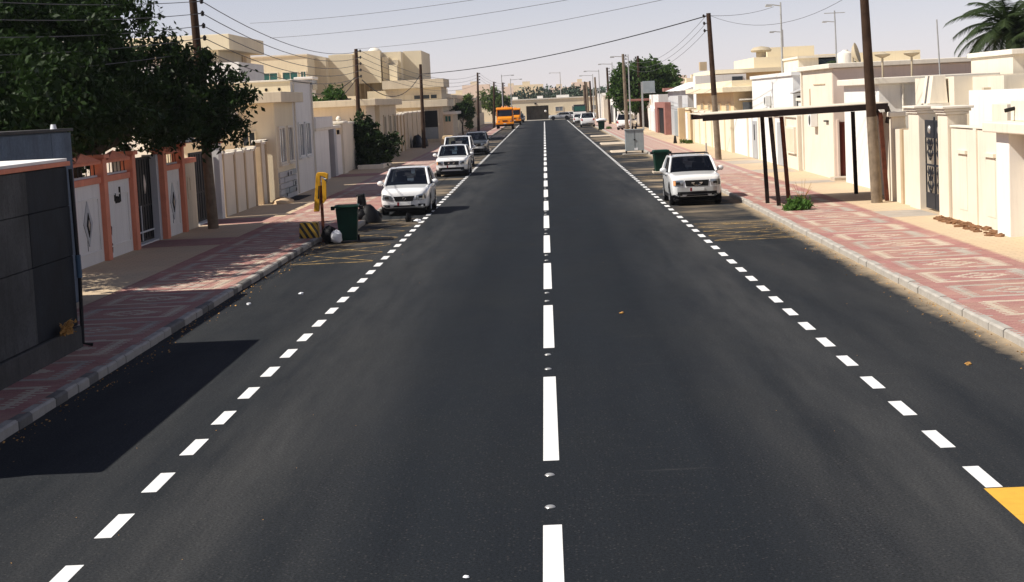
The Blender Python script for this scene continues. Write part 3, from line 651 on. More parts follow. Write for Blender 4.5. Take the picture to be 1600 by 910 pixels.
bx(t, 'side_porch', -10.898, -9.9, 188, 199, 0, 3.0, 'plaster_tan'); bx(t, 'porch_slab', -10.898, -9.5, 187.6, 199.3, 3.003, 3.3, 'trim_ivory', .03)
win_y(t, 188, -10.75, -10.05, 2.2, 2.9, 'window_green', 'plaster_tan', .06, 1)
solo('brick_stack', MB().box(-10.6,-9.2,176,178,.13,.75).box(-10.4,-9.4,176.2,177.6,.75,.95), 'plaster_yellow', 'low yellow block stack on the sunlit left pavement edge', 'blocks', bev=.04)
# row of tan houses further on
def rowhouse(y0, y1, x1, h, label, m='plaster_tan', seed=0):
    rd = random.Random(seed); t = thing('row_house', label, 'house', (x1-3, (y0+y1)/2, 0))
    bx(t, 'wall', x1-9, x1, y0, y1-.3, 0, h, m); bx(t, 'parapet', x1-9.1, x1+.1, y0-.1, y1-.2, h+.003, h+.5, 'plaster_cream', .03)
    n = int((y1-y0)/6)
    for k in range(n+1):
        yy = y0 + .4 + (y1-y0-1.2)*k/n; bx(t, 'pilaster', x1+.003, x1+.45, yy-.4, yy+.4, .1, h-.05, 'plaster_cream')
    for k in range(n):
        yy = y0 + (y1-y0)*(k+.5)/n; bx(t, 'window', x1+.003, x1+.06, yy-.5, yy+.5, 2.0, 3.6, 'window_dark')
    bx(t, 'front_yard_wall', x1+.6, x1+.85, y0, y1-.4, .1, 2.3, 'plaster_cream')
    for k in range(rd.randint(2, 3)):
        yy = rd.uniform(y0+2, y1-3); part(t, 'roof_tank', MB().box(x1-2.2,x1-.9,yy,yy+1.4,h+.5,h+1.1+rd.random()*.4), 'trim_ivory')
    return t
rowhouse(200, 236, -12.6, 5.0, 'tan row house with white tank just beyond the gatehouse', 'plaster_tan', 1)
rowhouse(237, 280, -12.6, 4.9, 'tan row house with pale pilasters halfway to the orange truck', 'plaster_cream', 2)
rowhouse(281, 334, -12.4, 4.6, 'farthest tan row house behind the orange truck', 'plaster_tan', 3)
# large beige villa far behind
t = thing('large_villa', 'large beige two storey villa with green windows rising above the left walls', 'house', (-22, 195, 0))
bx(t, 'wing_wall', -34, -24.4, 182, 200, 0, 9.85, 'plaster_beige'); bx(t, 'return_wall', -24.395, -23.2, 188, 200, 0, 9.7, 'plaster_cream')
for x0, x1 in ((-29.2,-27.25),(-26.85,-25.1),(-24.95+.0,-24.55+.0)): pass
for x0, x1 in ((-29.3,-27.5),(-27.1,-25.4),(-25.2,-24.55)): win_y(t, 182, x0-.0, x1, 7.3, 8.25, 'window_green', 'plaster_ivory', .09, 1)
bx(t, 'main_wall', -23.2, -15.6, 194, 212, 0, 10.15, 'plaster_beige'); bx(t, 'end_tower', -16.2+.6, -13.55, 197, 212, 0, 10.25, 'plaster_beige'); bx(t, 'balcony_pier', -17.6, -16.9, 192.6, 193.99, 3, 9.6, 'plaster_beige')
bx(t, 'recess_shade', -18.9, -17.7, 193.6, 193.99, 4.6, 9.4, 'plaster_tan'); bx(t, 'balcony_wall', -19.2, -13.9, 190.6, 191.0, 3.3, 5.9, 'plaster_beige'); bx(t, 'low_wing', -31, -19.3, 180, 181.99, 0, 5.4, 'plaster_beige')
bx(t, 'hood', -17.2, -15.9, 193.2, 193.99, 8.7, 9.25, 'plaster_cream'); bx(t, 'oriel', -16.8, -15.95, 192.0, 193.99, 5.6, 8.69, 'plaster_beige'); bx(t, 'upper_block', -20.6, -17.7, 191.8, 193.99, 6.8, 10.3, 'plaster_beige'); bx(t, 'upper_block', -23.2, -20.61, 190.5, 193.99, 0, 10.0, 'plaster_beige')
for k in range(5): part(t, 'shutter_strip', MB().box(-20.2+k*.5,-19.85+k*.5,193.9,193.99,5.2,6.75) if k else MB().box(-20.2,-19.85,193.9,193.99,5.2,6.75), 'trim_tan')
part(t, 'roof_dome', MB().lathe([(.75,0),(.7,.25),(.45,.5),(.02,.62)], (-18.6,195,10.15), 14), 'trim_ivory', 60)
bx(t, 'coping', -34.1, -24.35, 181.9, 200.1, 9.853, 10.0, 'trim_ivory')
t = thing('window_kiosk', 'small white roof box with dark blue glazing beside the villa', 'roof box', (-19.3, 150, 0))
bx(t, 'wall', -20.9, -19.9, 150, 153, 0, 5.9, 'plaster_white'); bx(t, 'glazing', -21.2, -19.75, 149.8, 153, 5.903, 6.75, 'window_dark'); bx(t, 'roof', -21.3, -19.65, 149.6, 153.1, 6.753, 7.0, 'plaster_white', .05)
bx(thing('yard_wall', 'long pale yard wall in front of the large beige villa', 'wall', (-18,160,0)), 'wall_panel', -24, -14.2, 158, 158.4, 0, 4.3, 'plaster_beige')
# ---------------------------------------------------------------- RIGHT SIDE
XR = 11.6
def recess_panel(t, y0, y1, m='plaster_ivory', h=2.72, slot=True):
    bx(t, 'wall_panel', XR+.02, XR+.22, y0, y1, .1, h, m)
    if slot:
        ym = (y0+y1)/2
        o = part(t, 'niche_hood', MB().box(XR-.05,XR+.018,ym-.52,ym+.52,2.02,2.12), 'plaster_ivory')
        part(t, 'niche', MB().box(XR+.008,XR+.019,ym-.46,ym+.46,.45,2.015), 'plaster_ivory')
t = thing('boundary_wall', 'ivory boundary wall of hooded niche panels right of the iron gate', 'wall', (XR, 47.5, .1))
recess_panel(t, 44.55, 47.3); recess_panel(t, 47.62, 50.35)
bx(t, 'pilaster', XR-.03, XR+.24, 47.303, 47.617, .1, 2.74, 'plaster_ivory', .01)
bx(t, 'coping', XR-.02, XR+.26, 44.55, 50.35, 2.742, 2.80, 'trim_ivory', .01)
def fancy_pier(name, label, y0, y1, h):
    t = thing(name, label, 'pier', (XR, (y0+y1)/2, .1)); bx(t, 'shaft', XR-.08, XR+.5, y0, y1, .1, h, 'plaster_ivory', .02)
    for k, (e, a, b) in enumerate(((.05,0,.08),(.10,.083,.16),(.16,.163,.24))): bx(t, 'cornice', XR-.08-e, XR+.5+e, y0-e, y1+e, h+a+.002, h+b, 'trim_ivory', .015)
    return t
fancy_pier('gate_pier', 'ivory gate pier with stepped cornice just right of the iron gate', 50.4, 51.6, 3.1); fancy_pier('gate_pier', 'ivory gate pier with stepped cornice just left of the iron gate', 54.25, 55.75, 3.1)
t = thing('boundary_wall', 'narrow ivory wall panels left of the iron gate beside the canopy', 'wall', (XR, 57.5, .1))
bx(t, 'wall_panel', XR+.02, XR+.22, 55.753, 57.0, .1, 2.55, 'plaster_ivory'); bx(t, 'pilaster', XR-.05, XR+.24, 57.003, 57.3, .1, 2.58, 'trim_tan', .01); bx(t, 'wall_panel', XR+.02, XR+.22, 57.303, 58.6, .1, 2.55, 'plaster_ivory')
bx(t, 'end_pier', XR-.06, XR+.4, 58.603, 59.5, .1, 2.95, 'plaster_ivory', .015); bx(t, 'end_cap', XR-.14, XR+.48, 58.5, 59.6, 2.953, 3.12, 'trim_ivory', .03)
bx(t, 'return_wall', XR+.35, XR+.6, 59.503, 64.2, .1, 3.0, 'plaster_cream')
# wrought-iron gate
g = thing('iron_gate', 'dark blue wrought iron gate with scrollwork in the ivory wall', 'gate', (XR+.12, 52.9, .14)); GX = XR + .12
for y0, y1 in ((51.66,52.92),(52.96,54.20)):
    fr = MB()
    for a in (y0, y1-.05): fr.box(GX-.02,GX+.02,a,a+.04,.2,2.9)
    for z in (.2,.62,1.5,2.36,2.84): fr.box(GX-.022,GX+.022,y0+.051,y1-.051,z,z+.06)
    lf = part(g, 'leaf_frame', fr, 'iron_blue'); ym = (y0+y1)/2
    part(lf, 'kick_plate', MB().box(GX-.012,GX+.012,y0+.05,y1-.05,.26,.62), 'iron_blue'); part(lf, 'head_panel', MB().box(GX-.012,GX+.012,y0+.05,y1-.05,2.42,2.84), 'iron_blue'); part(lf, 'rosette', MB().lathe([(.02,0),(.13,.02),(.10,.05),(.02,.06)], (0,0,0), 12) if False else MB().cyl((GX-.05,ym,2.62),(GX-.012,ym,2.62),.10,.13,12), 'stud_metal', 40)
    for (za, zb) in ((.68,1.48),(1.68,2.36)):
        for sgn in (-1, 1):
            pts = []
            for k in range(19):
                q = k/18; pts.append((GX, ym + sgn*(.05 + .26*abs(math.sin(q*math.pi*1.5))*(1-.25*q)), za + (zb-za)*q))
            part(lf, 'scroll', MB().tube(pts, .016, 6), 'iron_blue', 50)
            for c in (.3,.75):
                cz = za+(zb-za)*c; sp = [(GX, ym+sgn*(.30+.11*(1-k/16)*math.cos(k*.75)), cz+.11*(1-k/16)*math.sin(k*.75)) for k in range(15)]
                part(lf, 'scroll', MB().tube(sp, .012, 6), 'iron_blue', 50)
            for c in (.15,.45,.75):
                cz = za+(zb-za)*c; part(lf, 'leaf_ornament', MB().prism([(ym+sgn*.12,cz),(ym+sgn*.2,cz+.05),(ym+sgn*.3,cz+.16),(ym+sgn*.17,cz+.12)], 'x', GX-.015, GX+.015), 'iron_blue')
        part(lf, 'bar', MB().box(GX-.014,GX+.014,ym-.014,ym+.014,za,zb), 'iron_blue')
part(g, 'latch', MB().cyl((GX,52.94,2.9),(GX,52.94,3.0),.03), 'iron_blue')
# portal at the right edge of the view
t = thing('gate_portal', 'ivory portal with overhanging slab roof at the right edge', 'portal', (12, 42.5, .1))
bx(t, 'pier', XR-.2, XR+.5, 43.3, 44.5, .1, 2.72, 'plaster_white', .02); bx(t, 'side_wall', XR+.2, XR+.5, 38.0, 43.297, .1, 2.72, 'plaster_cream'); bx(t, 'roof_slab', XR-.45, XR+2.2, 37.5, 44.9, 2.723, 2.98, 'plaster_ivory', .03); bx(t, 'parapet_box', XR+.15, XR+1.8, 40, 44.4, 2.983, 3.5, 'plaster_ivory', .02)
part(t, 'spout', MB().cyl((XR+.15,44.0,3.3),(XR-.1,44.0,3.25),.05), 'slot_dark')
mb = MB(); rd = random.Random(11)
for k in range(60): mb.lump((11.25+rd.uniform(-.22,.22), 43.6+k*.115, .15), (rd.uniform(.06,.16),rd.uniform(.07,.18),rd.uniform(.025,.07)), 7, .3, seed=k)
solo('soil_heap', mb, 'soil_heap', 'long heap of brown soil clods at the foot of the ivory wall', 'soil', smooth=None)
# house fragments behind the wall
t = thing('courtyard_house', 'ivory house of stepped blocks and curved grey parapet behind the iron gate', 'house', (15, 60, 0))
bx(t, 'stepped_block', 13.4, 18, 57.5, 63.5, 0, 4.2, 'plaster_ivory'); bx(t, 'stepped_block', 14.0, 18, 53.6, 57.497, 0, 4.15, 'plaster_ivory'); bx(t, 'stepped_block', 14.7, 18, 50.6, 53.597, 0, 4.05, 'plaster_ivory'); bx(t, 'stepped_block', 14.9, 18, 46.5, 50.597, 0, 4.1, 'plaster_ivory')
for yy, z, x in ((60.4,3.85,13.4),(55.3,3.75,14.0),(52.0,3.7,14.7),(48.0,3.2,14.9)): part(t, 'rain_spout', MB().box(x-.22,x,yy-.13,yy+.13,z-.05,z+.05), 'plaster_tan'); part(t, 'spout_shadow', MB().prism([(yy-.1,z-.06),(yy+.1,z-.06),(yy+.16,z-.3)], 'x', x-.012, x-.004), 'slot_dark')  # dark triangle below each spout is its cast shadow, painted on the wall
cur = MB()
for k in range(14):
    a0 = math.pi*(1.02 + .46*k/14); a1 = math.pi*(1.02 + .46*(k+1)/14)
    p = [(16.6+3.6*math.cos(a), 54.2+4.6*math.sin(a)) for a in (a0, a1)]; q = [(16.6+3.4*math.cos(a), 54.2+4.4*math.sin(a)) for a in (a0, a1)]
    cur.add([(*p[0],0),(*p[1],0),(*p[1],3.74),(*p[0],3.74),(*q[0],0),(*q[1],0),(*q[1],3.74),(*q[0],3.74)], [(0,1,2,3),(5,4,7,6),(3,2,6,7)])
part(t, 'curved_parapet', cur, 'plaster_white', 40)
bx(t, 'pillar_box', 12.5, 13.1, 47.6, 49.2, 0, 3.36, 'plaster_ivory', .01); bx(t, 'parapet_end', 14.0, 15.4, 46.3, 46.6, 3.0, 3.5, 'plaster_ivory')
part(t, 'tapered_vent', MB().add([(12.75,58.2,3.35),(13.35,58.2,3.35),(13.35,59.6,3.35),(12.75,59.6,3.35),(12.9,58.3,4.25),(13.3,58.3,4.25),(13.3,59.5,4.25),(12.9,59.5,4.25)], [(4,5,6,7),(0,1,5,4),(1,2,6,5),(2,3,7,6),(3,0,4,7)]), 'plaster_ivory'); bx(t, 'vent_base', 12.65, 13.4, 58.1, 59.7, 3.2, 3.347, 'trim_ivory'); bx(t, 'vent_support', 12.8, 13.3, 58.3, 59.5, 0, 3.197, 'trim_tan')
# white street house
t = thing('street_house', 'white flat roofed house with pinkish shaded side behind the canopy', 'house', (15, 78, 0))
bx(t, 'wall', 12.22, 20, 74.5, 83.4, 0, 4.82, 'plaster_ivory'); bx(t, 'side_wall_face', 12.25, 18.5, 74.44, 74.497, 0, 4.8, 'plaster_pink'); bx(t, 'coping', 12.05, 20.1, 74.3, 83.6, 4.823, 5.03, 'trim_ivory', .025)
bx(t, 'rear_block', 17.0, 26, 63.8, 70.0, 0, 4.9, 'plaster_ivory'); bx(t, 'rear_coping', 16.9, 26.1, 63.6, 70.2, 4.903, 5.1, 'trim_ivory', .025)
bx(t, 'entrance_block', 12.25, 16.5, 64.3, 71.8, 0, 4.05, 'plaster_white'); bx(t, 'entrance_cornice', 12.02, 16.6, 64.05, 72.1, 4.053, 4.3, 'trim_ivory', .03)
bx(t, 'door', 12.45, 13.25, 74.38, 74.438, .2, 2.55, 'door_red'); bx(t, 'door_frame', 12.36, 12.447, 74.34, 74.438, .1, 2.65, 'plaster_pink'); bx(t, 'step', 12.0, 13.3, 73.2, 74.3, .1, .26, 'paver_cream', .02)
bx(t, 'panel_outline', 12.19, 12.218, 76.3, 79.5, 4.15, 4.2, 'trim_tan'); bx(t, 'wall_slit', 12.19, 12.218, 80.6, 80.75, 3.0, 4.0, 'trim_tan'); bx(t, 'meter_box', 12.1, 12.218, 75.6, 76.3, 2.55, 2.62, 'plinth_grey')
part(t, 'meter_cabinet', MB().box(12.1,12.248,64.9,65.6,2.1,2.7), 'slot_dark'); mb = MB(); mb.tube([(12.2,65.2,.2),(12.2,65.2,1.9)], .04, 6); part(t, 'conduit', mb, 'black_plastic')
for x in (14.0, 15.2): mb = MB(); mb.cyl((x,72.6,4.25),(x,72.6,5.15),.045); mb.lathe([(.05,0),(.30,.1),(.34,.16),(.08,.24)], (x,72.6,5.12), 12); part(t, 'roof_vent', mb, 'tank_tan', 50)
mb = MB(); mb.cyl((16.4,72.8,4.2),(16.3,72.8,6.6),.035,.03); part(t, 'mast', mb, 'steel_post'); mb = MB(); mb.cyl((12.7,76,5),(12.65,76,7.3),.03); mb.cyl((12.2,76,7.2),(13.1,76,7.2),.018); part(t, 'aerial', mb, 'steel_post')
mb = MB(); mb.lathe([(.02,-.05),(.3,.06),(.48,.22),(.46,.24),(.28,.1)], (0,0,0), 18); mm = Matrix.Rotation(R(75), 4, 'Y') @ Matrix.Rotation(R(20), 4, 'X'); mb.v = [tuple(mm @ Vector(p) + Vector((13.9,79,5.45))) for p in mb.v]; mb.cyl((13.9,79,5.0),(13.9,79,5.5),.05); part(t, 'tan_roof_shape', mb, 'tank_tan', 50)  # dish form stands in for a tan tent-like shape on the roof
# white facade wall beyond
t = thing('boundary_wall', 'bright white wall with grey metal doors beyond the white street house', 'wall', (12.1, 98, .1))
segs = [83.7, 88.2, 92.5, 99.0, 104.5, 112.5]
for k, (a, b) in enumerate(zip(segs[:-1], segs[1:])):
    bx(t, 'wall_panel', 12.1, 12.4, a+.15, b-.15, .1, 2.65, 'plaster_ivory' if k < 1 else 'plaster_white'); bx(t, 'pilaster', 12.0, 12.45, a-.147, a+.147, .1, 2.75, 'plaster_ivory', .01); bx(t, 'coping', 12.0, 12.5, a+.16, b-.16, 2.653, 2.78, 'trim_ivory', .02)
bx(t, 'metal_door', 12.04, 12.098, 89.2, 91.2, .15, 2.35, 'gate_grey'); bx(t, 'metal_door', 12.04, 12.098, 100.2, 102.2, .15, 2.3, 'gate_grey'); bx(t, 'door_slit', 12.02, 12.038, 100.9, 101.2, 1.2, 2.1, 'slot_dark')
o = bx(t, 'niche_frame', 11.98, 12.098, 84.7, 87.6, .9, 2.2, 'plaster_ivory'); bx(t, 'niche_panel', 11.97, 11.979, 84.9, 87.4, 1.0, 2.1, 'plaster_cream')
t = thing('flat_house', 'white flat roofed house with shaded lean-to roof and dark opening', 'house', (15, 100, 0))
bx(t, 'wall', 13.4, 20, 94.5, 113, 0, 4.75, 'plaster_white'); bx(t, 'coping', 13.3, 20.1, 94.3, 113.2, 4.753, 4.95, 'plaster_white'); bx(t, 'dark_opening', 13.6, 15.6, 94.40, 94.497, 3.05, 3.65, 'slot_dark'); bx(t, 'porch_wall', 13.3, 15.4, 85, 92, 0, 3.4, 'plaster_white'); bx(t, 'porch_coping', 13.2, 15.5, 84.8, 92.2, 3.403, 3.55, 'trim_ivory')
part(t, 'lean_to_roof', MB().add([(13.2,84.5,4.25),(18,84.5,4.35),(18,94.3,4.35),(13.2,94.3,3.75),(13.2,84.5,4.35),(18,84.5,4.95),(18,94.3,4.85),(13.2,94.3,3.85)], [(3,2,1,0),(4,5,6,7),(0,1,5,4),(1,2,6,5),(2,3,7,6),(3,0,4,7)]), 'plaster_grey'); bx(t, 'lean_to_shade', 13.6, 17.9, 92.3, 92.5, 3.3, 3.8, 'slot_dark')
# yellow house
t = thing('yellow_house', 'ochre yellow house with projecting cornice and paler street wall', 'house', (14.5, 128, 0))
bx(t, 'wall', 12.3, 19, 114, 141.5, 0, 4.0, 'plaster_yellow'); bx(t, 'cornice', 11.5, 19.2, 113.2, 142.4, 4.003, 4.35, 'plaster_beige', .03); bx(t, 'parapet', 12.2, 19, 113.8, 141.8, 4.353, 4.75, 'plaster_beige')
for y0 in (116, 122, 129, 135): win_x(t, 12.3, -1, y0, y0+2.2, 2.4, 3.3, 'window_grey', 'plaster_yellow', .1, 1)
win_y(t, 114, 12.8, 14.2, 2.5, 3.4, 'window_grey', 'plaster_yellow'); bx(t, 'window_hood', 12.6, 14.5, 113.3, 113.99, 3.45, 3.55, 'trim_ivory')
panel_wall('boundary_wall', 'pale yellow panel wall in front of the ochre house', 12.0, -1, [112.8, 117, 121.5, 126, 131, 136, 141], 2.45, 'plaster_ivory', 'plaster_beige', pw=.45, proud=.1)
bx(thing('street_pillar', 'lone square yellow pillar with grey top beside the ochre house', 'pillar', (11.2,144,.1)), 'shaft', 10.95, 11.5, 143.6, 144.4, .1, 2.9, 'plaster_yellow', .02)
bx(col.objects['street_pillar'], 'grey_top', 10.98, 11.3, 143.7, 144.3, 2.903, 3.9, 'plaster_grey')
t = thing('gate_post_wall', 'narrow yellow gate wall with pale door between pillar and ochre house', 'wall', (12,146.5,.1)); bx(t, 'wall_panel', 12.0, 12.4, 145, 152.5, .1, 2.7, 'plaster_yellow'); bx(t, 'door', 11.94, 11.998, 147, 150, .15, 2.45, 'frame_white'); bx(t, 'coping', 11.9, 12.5, 144.9, 152.6, 2.703, 2.85, 'plaster_beige')
# grey-white house with white tarpaulin roof
t = thing('tarpaulin_house', 'grey plastered house with white sheeted roof and grey metal gates', 'house', (15, 164, 0))
bx(t, 'wall', 12.6, 21, 154, 178, 0, 4.35, 'plaster_grey'); bx(t, 'front_wall', 12.3, 12.597, 154, 176, 0, 2.9, 'gate_grey')
for k in range(3): part(t, 'roof_sheet', MB().add([(12.2,153.6+k*8.2,4.36),(12.2,161.6+k*8.2,4.36),(14.6,161.6+k*8.2,5.15),(14.6,153.6+k*8.2,5.15),(21,161.6+k*8.2,5.3),(21,153.6+k*8.2,5.3),(12.2,153.6+k*8.2,4.30),(21,153.6+k*8.2,4.30)], [(0,1,2,3),(3,2,4,5),(6,0,3),(6,3,5,7)]), 'tarp_white')
bx(t, 'metal_gate', 12.2, 12.297, 156, 159.4, .2, 2.5, 'gate_grey'); bx(t, 'gate_window', 12.17, 12.198, 156.2, 159.2, 2.0, 2.45, 'slot_dark'); bx(t, 'metal_gate', 12.2, 12.297, 160.5, 165, .2, 2.5, 'metal_grey'); bx(t, 'roof_tiles', 12.1, 13.6, 176.5, 179, 4.36, 4.7, 'maroon')
t = thing('maroon_portal', 'maroon tiled gate portal with black door beside the grey house', 'portal', (12, 178, .1))
bx(t, 'pier', 11.7, 12.3, 182.2, 186, .1, 3.3, 'maroon', .02); bx(t, 'pier', 11.7, 12.3, 170.5, 172.5, .1, 3.3, 'maroon', .02); bx(t, 'lintel', 11.7, 12.3, 172.5, 182.2, 2.75, 3.3, 'maroon'); bx(t, 'door', 11.9, 12.0, 172.55, 182.15, .1, 2.745, 'gate_black')
t = thing('white_house', 'white house with round arch wall and thatched brown canopy past the maroon gate', 'house', (14, 200, 0))
bx(t, 'wall', 12.2, 20, 187, 203, 0, 4.1, 'plaster_white'); bx(t, 'garage_wall', 11.9, 12.197, 190, 201, .1, 2.6, 'plaster_white'); bx(t, 'garage_door', 11.84, 11.897, 191.5, 198, .15, 2.3, 'frame_white'); bx(t, 'door_post', 11.8, 12.19, 187.2, 189.5, .1, 2.6, 'plaster_grey'); bx(t, 'round_niche', 12.15, 12.199, 200, 201.5, 3.0, 3.6, 'trim_tan')
bx(t, 'brown_canopy', 9.8, 13.2, 203.5, 206, 3.45, 3.7, 'maroon', .05)
t = thing('palm_yard_wall', 'far white yard wall with brown coping under the big right tree', 'wall', (11.5, 225, .1))
bx(t, 'wall_panel', 11.4, 11.7, 222, 240, .1, 2.9, 'plaster_white'); bx(t, 'coping', 11.3, 11.8, 222, 240, 2.903, 3.15, 'maroon')
t = thing('white_house', 'farther white house with dark gateway posts on the right pavement', 'house', (13, 262, 0))
bx(t, 'wall', 10.6, 18, 252, 285, 0, 4.0, 'plaster_white'); bx(t, 'cornice', 10.4, 18.2, 251.6, 285.4, 4.003, 4.5, 'trim_ivory'); bx(t, 'gateway', 10.5, 10.598, 256, 261, .1, 2.8, 'slot_dark'); bx(t, 'gateway', 10.5, 10.598, 272, 277, .1, 2.8, 'plinth_grey'); bx(t, 'upper_block', 11, 16, 262, 280, 4.503, 6.2, 'plaster_white')
t = thing('white_house', 'farthest white house on the right near the road end', 'house', (13, 310, 0))
bx(t, 'wall', 9.9, 18, 292, 335, 0, 4.2, 'plaster_ivory'); bx(t, 'pier', 9.6, 9.897, 296, 299, 0, 4.8, 'plaster_white'); bx(t, 'pier', 9.6, 9.897, 310, 313, 0, 4.8, 'plaster_white'); bx(t, 'pier', 9.6, 9.897, 324, 327, 0, 5.2, 'plaster_white')
# skyline houses behind
t = thing('roof_house', 'tan roofed house with water tank and chimney above the white wall', 'house', (24, 150, 0))
bx(t, 'wall', 15, 33, 152, 170, 0, 5.6, 'plaster_yellow'); bx(t, 'roof_edge', 14.6, 33.4, 151.4, 170.6, 5.603, 5.95, 'plaster_beige'); bx(t, 'upper_wall', 18.5, 33, 154, 170, 5.953, 6.9, 'plaster_beige'); bx(t, 'tank_room', 20.2, 24.4, 158, 164, 6.903, 7.8, 'plaster_beige'); mb = MB(); mb.cyl((19.4,156,5.9),(19.4,156,7.4),.45,n=12); mb.lathe([(.85,0),(.95,.15),(.7,.4),(.1,.5)], (19.4,156,7.4), 14); part(t, 'water_tank', mb, 'tank_tan', 50)
bx(t, 'white_wing', 12.9, 17.2, 149, 151.39, 0, 5.5, 'plaster_white'); bx(t, 'window', 16.0, 16.9, 148.94, 148.99, 4.5, 5.3, 'window_dark'); bx(t, 'roof_box', 13.6, 14.2, 152, 153, 5.953, 6.7, 'trim_tan')
t = thing('roof_house', 'low cream house with dark glazed roof room behind the white house', 'house', (24, 125, 0))
bx(t, 'wall', 17.6, 30, 122, 136, 0, 5.1, 'plaster_white'); bx(t, 'glazed_room', 19.2, 21.5, 122.5, 130, 5.103, 6.0, 'window_dark'); bx(t, 'side_room', 17.8, 19.19, 122.5, 130, 5.103, 6.1, 'plaster_ivory'); bx(t, 'roof', 17.7, 22, 122.2, 130.3, 6.103, 6.25, 'trim_ivory')
# steel canopy over the parking bay
t = thing('steel_canopy', 'flat canopy on thin dark steel posts reaching over the right pavement', 'canopy', (9, 61, .13))
for y in (58.9, 63.6): part(t, 'roof_beam', MB().add([(5.3,y-.06,3.10),(11.5,y-.06,3.22),(11.5,y+.06,3.22),(5.3,y+.06,3.10),(5.3,y-.06,3.30),(11.5,y-.06,3.42),(11.5,y+.06,3.42),(5.3,y+.06,3.30)], [(3,2,1,0),(4,5,6,7),(0,1,5,4),(1,2,6,5),(2,3,7,6),(3,0,4,7)]), 'steel_dark')
for k in range(9):
    x = 5.4 + k*.74; z = 3.24 + (x-5.3)*.0194; part(t, 'purlin', MB().box(x-.03,x+.03,58.965,63.535,z-.06,z+.04), 'steel_rust')
for k in range(8):
    y0 = 58.84+k*.604; part(t, 'roof_sheet', MB().add([(5.25,y0,3.305),(11.55,y0,3.427),(11.55,y0+.60,3.427),(5.25,y0+.60,3.305),(5.25,y0,3.33),(11.55,y0,3.452),(11.55,y0+.60,3.452),(5.25,y0+.60,3.33)], [(3,2,1,0),(4,5,6,7),(0,1,5,4),(1,2,6,5),(2,3,7,6),(3,0,4,7)]), 'canopy_top')
for (x, y, tx, m) in ((7.6,60.6,7.5,'steel_dark'),(7.78,59.0,7.58,'steel_dark'),(8.27,60.1,8.1,'steel_rust'),(11.2,63.6,11.15,'steel_dark'),(11.42,58.95,11.25,'steel_rust')):
    s = .065; z1 = 3.12
    part(t, 'post', MB().add([(x-s,y-s,.1),(x+s,y-s,.1),(x+s,y+s,.1),(x-s,y+s,.1),(tx-s,y-s,z1),(tx+s,y-s,z1),(tx+s,y+s,z1),(tx-s,y+s,z1)], [(4,5,6,7),(0,1,5,4),(1,2,6,5),(2,3,7,6),(3,0,4,7)]), m)
mb = MB(); mb.tube([(11.45,58.9,3.3),(11.55,58.95,3.0),(11.5,59,2.75)], .09, 6); mb.tube([(11.3,60.2,3.25),(11.5,60.0,2.9)], .07, 6); part(t, 'torn_sheet', mb, 'steel_dark')

# services on the houses: condensers, downpipes, tanks
def condenser(root, x, y, z, face):
    o = bx(root, 'air_conditioner', x-.42, x+.42, y-.16, y+.16, z, z+.6, 'frame_white', .02) if face == 'y' else bx(root, 'air_conditioner', x-.16, x+.16, y-.42, y+.42, z, z+.6, 'frame_white', .02)
    if face == 'y': part(o, 'fan_grille', MB().cyl((x-.1,y-.175,z+.3),(x-.1,y-.161,z+.3),.22,n=18), 'plinth_grey')
    else: part(o, 'fan_grille', MB().cyl((x-.175,y-.1,z+.3),(x-.161,y-.1,z+.3),.22,n=18), 'plinth_grey')
def downpipe(root, x, y, z0, z1): part(root, 'downpipe', MB().cyl((x,y,z0),(x,y,z1),.045,n=8), 'trim_ivory', 50)
ob = col.objects
condenser(ob['street_house'], 13.6, 74.25, 3.4, 'y'); condenser(ob['street_house'], 12.05, 79.0, 2.3, 'x'); downpipe(ob['street_house'], 12.15, 82.9, .2, 4.8); downpipe(ob['street_house'], 13.1, 64.2, .2, 4.0); condenser(ob['street_house'], 14.2, 64.1, 2.9, 'y')
condenser(ob['yellow_house'], 15.4, 113.8, 2.6, 'y'); downpipe(ob['yellow_house'], 12.24, 127, .2, 4.0); condenser(ob['flat_house'], 13.2, 104, 3.1, 'x'); condenser(ob['courtyard_house'], 14.4, 57.3, 2.95, 'y')
condenser(ob['villa'], -13.9, 76.7, 3.55, 'y'); downpipe(ob['villa'], -11.84, 82.9, .2, 5.4); downpipe(ob['villa'], -11.84, 89.2, .2, 5.4); condenser(ob['corner_house'], -14.6, 124.3, 2.6, 'y')
for x, y, z, r, nm in ((17.2,100,4.95,.5,'flat_house'),(-18,86,5.6,.6,'villa')):
    mb = MB(); mb.lathe([(r,0),(r,.75),(r*.9,.95),(r*.35,1.08),(r*.3,1.14)], (x,y,z), 18); part(ob[nm], 'water_tank', mb, 'trim_ivory', 40)
# ---------------------------------------------------------------- poles, wires, lamps
def pole(name, label, base, top, r=.15, ins=0, m='wood_pole', group=None, side=1, pale=0., stay=None):
    b, tp = Vector(base), Vector(top); t = thing(name, label, 'utility pole', base, group)
    n = 9; pts = [b.lerp(tp, k/n) for k in range(n+1)]; rs = [r*(1-.32*k/n) for k in range(n+1)]
    if pale:
        q = max(1, int(n*pale)); part(t, 'pole_foot', MB().tube(pts[:q+1], rs[:q+1], 12), 'wood_pole_pale', 50); part(t, 'shaft', MB().tube(pts[q:], rs[q:], 12), m, 50)
    else: part(t, 'shaft', MB().tube(pts, rs, 12), m, 50)
    for k in range(ins):
        c = tp + (b-tp).normalized()*(.15+.42*k); x = side*(r*.68+.02)
        br = part(t, 'bracket', MB().cyl(c+Vector((-x*.9,0,0)), c+Vector((x+side*.12,0,0)), .022, n=6), 'insulator')
        mb = MB(); mb.lathe([(.03,-.09),(.065,-.06),(.05,-.02),(.075,.02),(.05,.06),(.02,.1)], tuple(c+Vector((x+side*.14,0,0))), 8); part(br, 'insulator', mb, 'insulator', 60)
    return t, tp
P = {}
